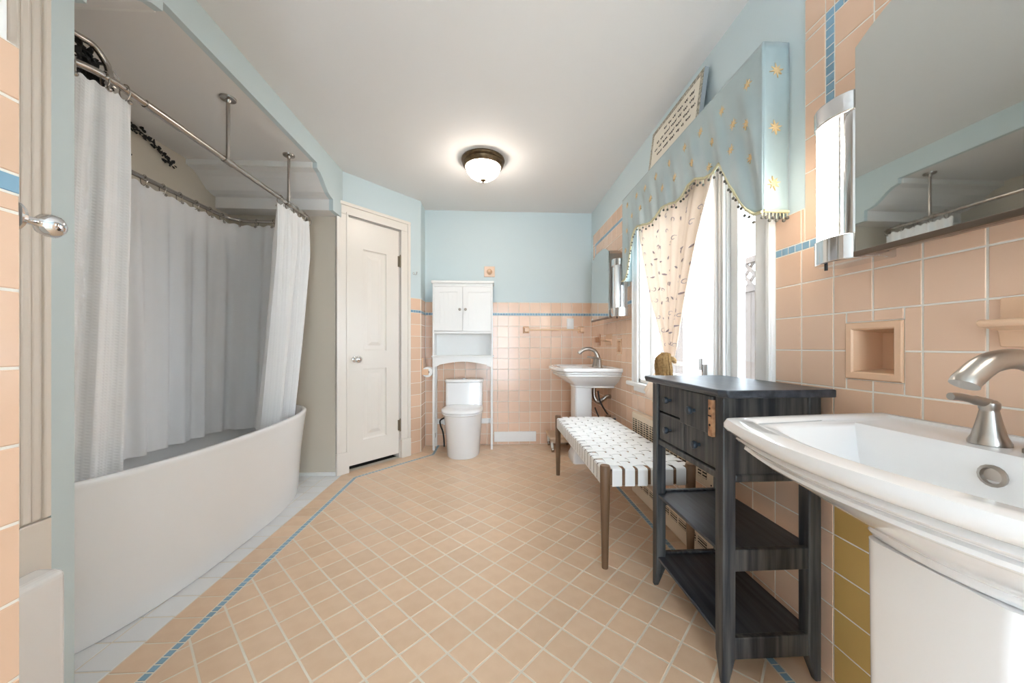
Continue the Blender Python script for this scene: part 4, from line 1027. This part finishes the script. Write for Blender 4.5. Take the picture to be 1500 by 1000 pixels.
# ================================================================== PRINT CURTAIN
TIEY, TIEZ, CX = 1.952, .945, .988
ct = thing('tied_curtain', 'cream patterned curtain gathered in a gold tie at the window', 'curtain', (CX,TIEY,.77))
def cfn(s,v):
    """s across 0 (far) ..1 (near); v 0 top .. 1 tie"""
    ytop = 2.43-(2.43-1.475)*s; ytie = TIEY+.045-.09*s
    k = v**1.12; y = ytop+(ytie-ytop)*k
    z = 1.98+(TIEZ-1.98)*v
    edge = abs(s-.5)*2
    amp = .020*(1-.5*v)
    x = CX+.012-.026*(edge**1.5)*math.sin(PI*min(1,v*1.05))*1.0 + amp*math.sin(2*PI*4.5*s+.6*math.sin(3*v)) + .35*amp*math.sin(2*PI*11*s+1.+2*v)
    return (min(x,XR-.040),y,z)
mb = MB().grid(cfn, 130, 50, lambda s,v: (s,v)); obj('curtain_cloth', mb, M_PRINT, ct, smooth=80)
def tfn(s,v):
    yf = TIEY+.050+.26*v**.85; yn = TIEY-.05-.03*v; y = yf+(yn-yf)*s
    zb = .735-.05*math.sin(PI*min(1,s*1.3)); z = TIEZ-.02-(TIEZ-.02-zb)*v
    return (CX-.006+.010*math.sin(2*PI*4*s+.7)*(.5+v*.5)-.004*v, y, z)
obj('curtain_tail', MB().grid(tfn, 60, 20), M_PRINT, ct, smooth=80)
# printed motifs: small leaf scrolls that follow the cloth
mo = MB(); rm = random.Random(11); nm = 0
for r in range(11):
    for c in range(9):
        s = (c+.5+(.5 if r%2 else 0))/9.5+rm.uniform(-.03,.03); v = .10+r*.082+rm.uniform(-.02,.02)
        if not (.03 < s < .97) or v > .93: continue
        y0_ = cfn(s,v); wid = (2.43-1.475)*(1-v**1.12)+.09*v**1.12
        def onc(a,b):
            return Vector(cfn(min(1,max(0,s+a/wid)), v+b/1.055))
        ang = rm.uniform(0,6.28); path = []; hk = min(1,wid/.5+.3)
        if rm.random() < .5:
            for i in range(8):
                a = ang+i*.75; rr = .004+.0018*i; p = onc(rr*math.cos(a)*hk, rr*math.sin(a)); path.append((p.x-.0012,p.y,p.z))
            mo.tube(path, [.0008+.0016*math.sin(PI*i/7) for i in range(8)], 4)
        else:
            for i in range(5):
                t = (i-2)*.008; p = onc(t*math.cos(ang)*hk, t*math.sin(ang)*.7); path.append((p.x-.0012,p.y,p.z))
            mo.tube(path, [.0006,.004,.006,.004,.0006], 4)
o = obj('printed_motifs', mo, M_MOTIF, ct); o['kind'] = 'stuff'
tie = obj('tie_rope', MB().tube([(CX+.002+.030*math.cos(a), TIEY+.046*math.sin(a), TIEZ+.008*math.sin(3*a)) for a in [2*PI*i/28 for i in range(28)]], .013, 8, True), M_ROPE, ct, smooth=60); tie['label'] = 'gold rope tie with tassel fringe'
mb = MB()
for i in range(80):
    a = rm.uniform(PI*.45,PI*1.55); r0 = .040; y0_ = TIEY+.066*math.sin(a); x0_ = CX-.004+r0*math.cos(a)
    l = rm.uniform(.085,.12); mb.tube(catmull([(CX+.6*(x0_-CX),TIEY+.45*(y0_-TIEY),TIEZ+.030+rm.uniform(-.006,.01)),(x0_-.012,TIEY+.85*(y0_-TIEY)+rm.uniform(-.006,.006),TIEZ+.012),(x0_-.014,TIEY+1.1*(y0_-TIEY)+rm.uniform(-.010,.010),TIEZ-l*.45),(x0_-.006,TIEY+.95*(y0_-TIEY)+rm.uniform(-.016,.016),TIEZ-l)],3), .0036, 5)
o = obj('tassel_fringe', mb, M_ROPE, ct, smooth=60); o['kind'] = 'stuff'
obj('curtain_pole', MB().tube([(CX+.014,1.40,1.985),(CX+.014,2.47,1.985)], .008, 8), M_WHITE, ct, smooth=60)

# ================================================================== SIGN ON VALANCE
sg = thing('framed_sign', 'framed script sign with ornate border propped on the valance', 'sign', (1.015,1.92,vt+.002))
sy_0, sy_1, sH = 1.635, 2.185, .272
tilt = math.asin(.035/sH); so = Vector((.985,0,vt+.003)); sv = Vector((math.sin(tilt),0,math.cos(tilt))); sn = Vector((-math.cos(tilt),0,math.sin(tilt)))
def fs(y,h,d): p = so+sv*h+sn*d; return (p.x,y,p.z)
def sbox(y0,y1,h0,h1,d0,d1):
    v = [fs(y,h,d) for d in (d0,d1) for y,h in ((y0,h0),(y1,h0),(y1,h1),(y0,h1))]
    return MB().add(v, [(0,1,2,3),(7,6,5,4),(0,4,5,1),(1,5,6,2),(2,6,7,3),(3,7,4,0)])
obj('sign_board', sbox(sy_0,sy_1,0,sH,-.012,.008), M_FRAMEE, sg, bevel=.002)
obj('sign_face', sbox(sy_0+.024,sy_1-.024,.024,sH-.024,.0075,.0090), M_PAPERS, sg)
for y0,y1,h0,h1 in ((sy_0+.004,sy_1-.004,.004,.026),(sy_0+.004,sy_1-.004,sH-.026,sH-.004),(sy_0+.004,sy_0+.026,.026,sH-.026),(sy_1-.026,sy_1-.004,.026,sH-.026)): obj('ornate_border', sbox(y0,y1,h0,h1,.0078,.0108), M_FRAMEO, sg)
mb = MB()
for k,(h,a,b) in enumerate([(.205,1.73,2.02),(.165,1.69,2.10),(.125,1.70,2.12),(.085,1.72,2.08)]):
    y = b
    while y > a:
        wl = rm.uniform(.025,.06); n = int(wl/.004); P = []
        for i in range(n+1):
            P.append(fs(y-wl*i/n, h+.010*math.sin(i*1.9)*rm.uniform(.4,1.1), .0100))
        mb.tube(P, .0013, 4); y -= wl+.018
o = obj('sign_script', mb, M_INK, sg); o['kind'] = 'stuff'

# ================================================================== STEP STOOL
ss = thing('step_stool', 'small pale wooden step on castors against the back wall', 'stool', (.62,3.55,0))
obj('stool_top', MB().box(.545,.79,3.36,3.66,.125,.150), M_STOOLW, ss, bevel=.008)
obj('stool_apron', MB().box(.56,.775,3.375,3.39,.095,.125), M_STOOLW, ss)
for x in (.575,.765):
    for y in (3.39,3.625):
        c = obj('castor_leg', MB().tube(catmull([(x,y,.125),(x-.006,y-.004,.085),(x,y,.040)],4), .013, 8), M_PLAST, ss, smooth=60)
        obj('castor', MB().lathe([(.020,-.012),(.024,-.006),(.024,.006),(.020,.012)], (x,y,.0245), 14, 'x'), M_STEEL, c, smooth=50)
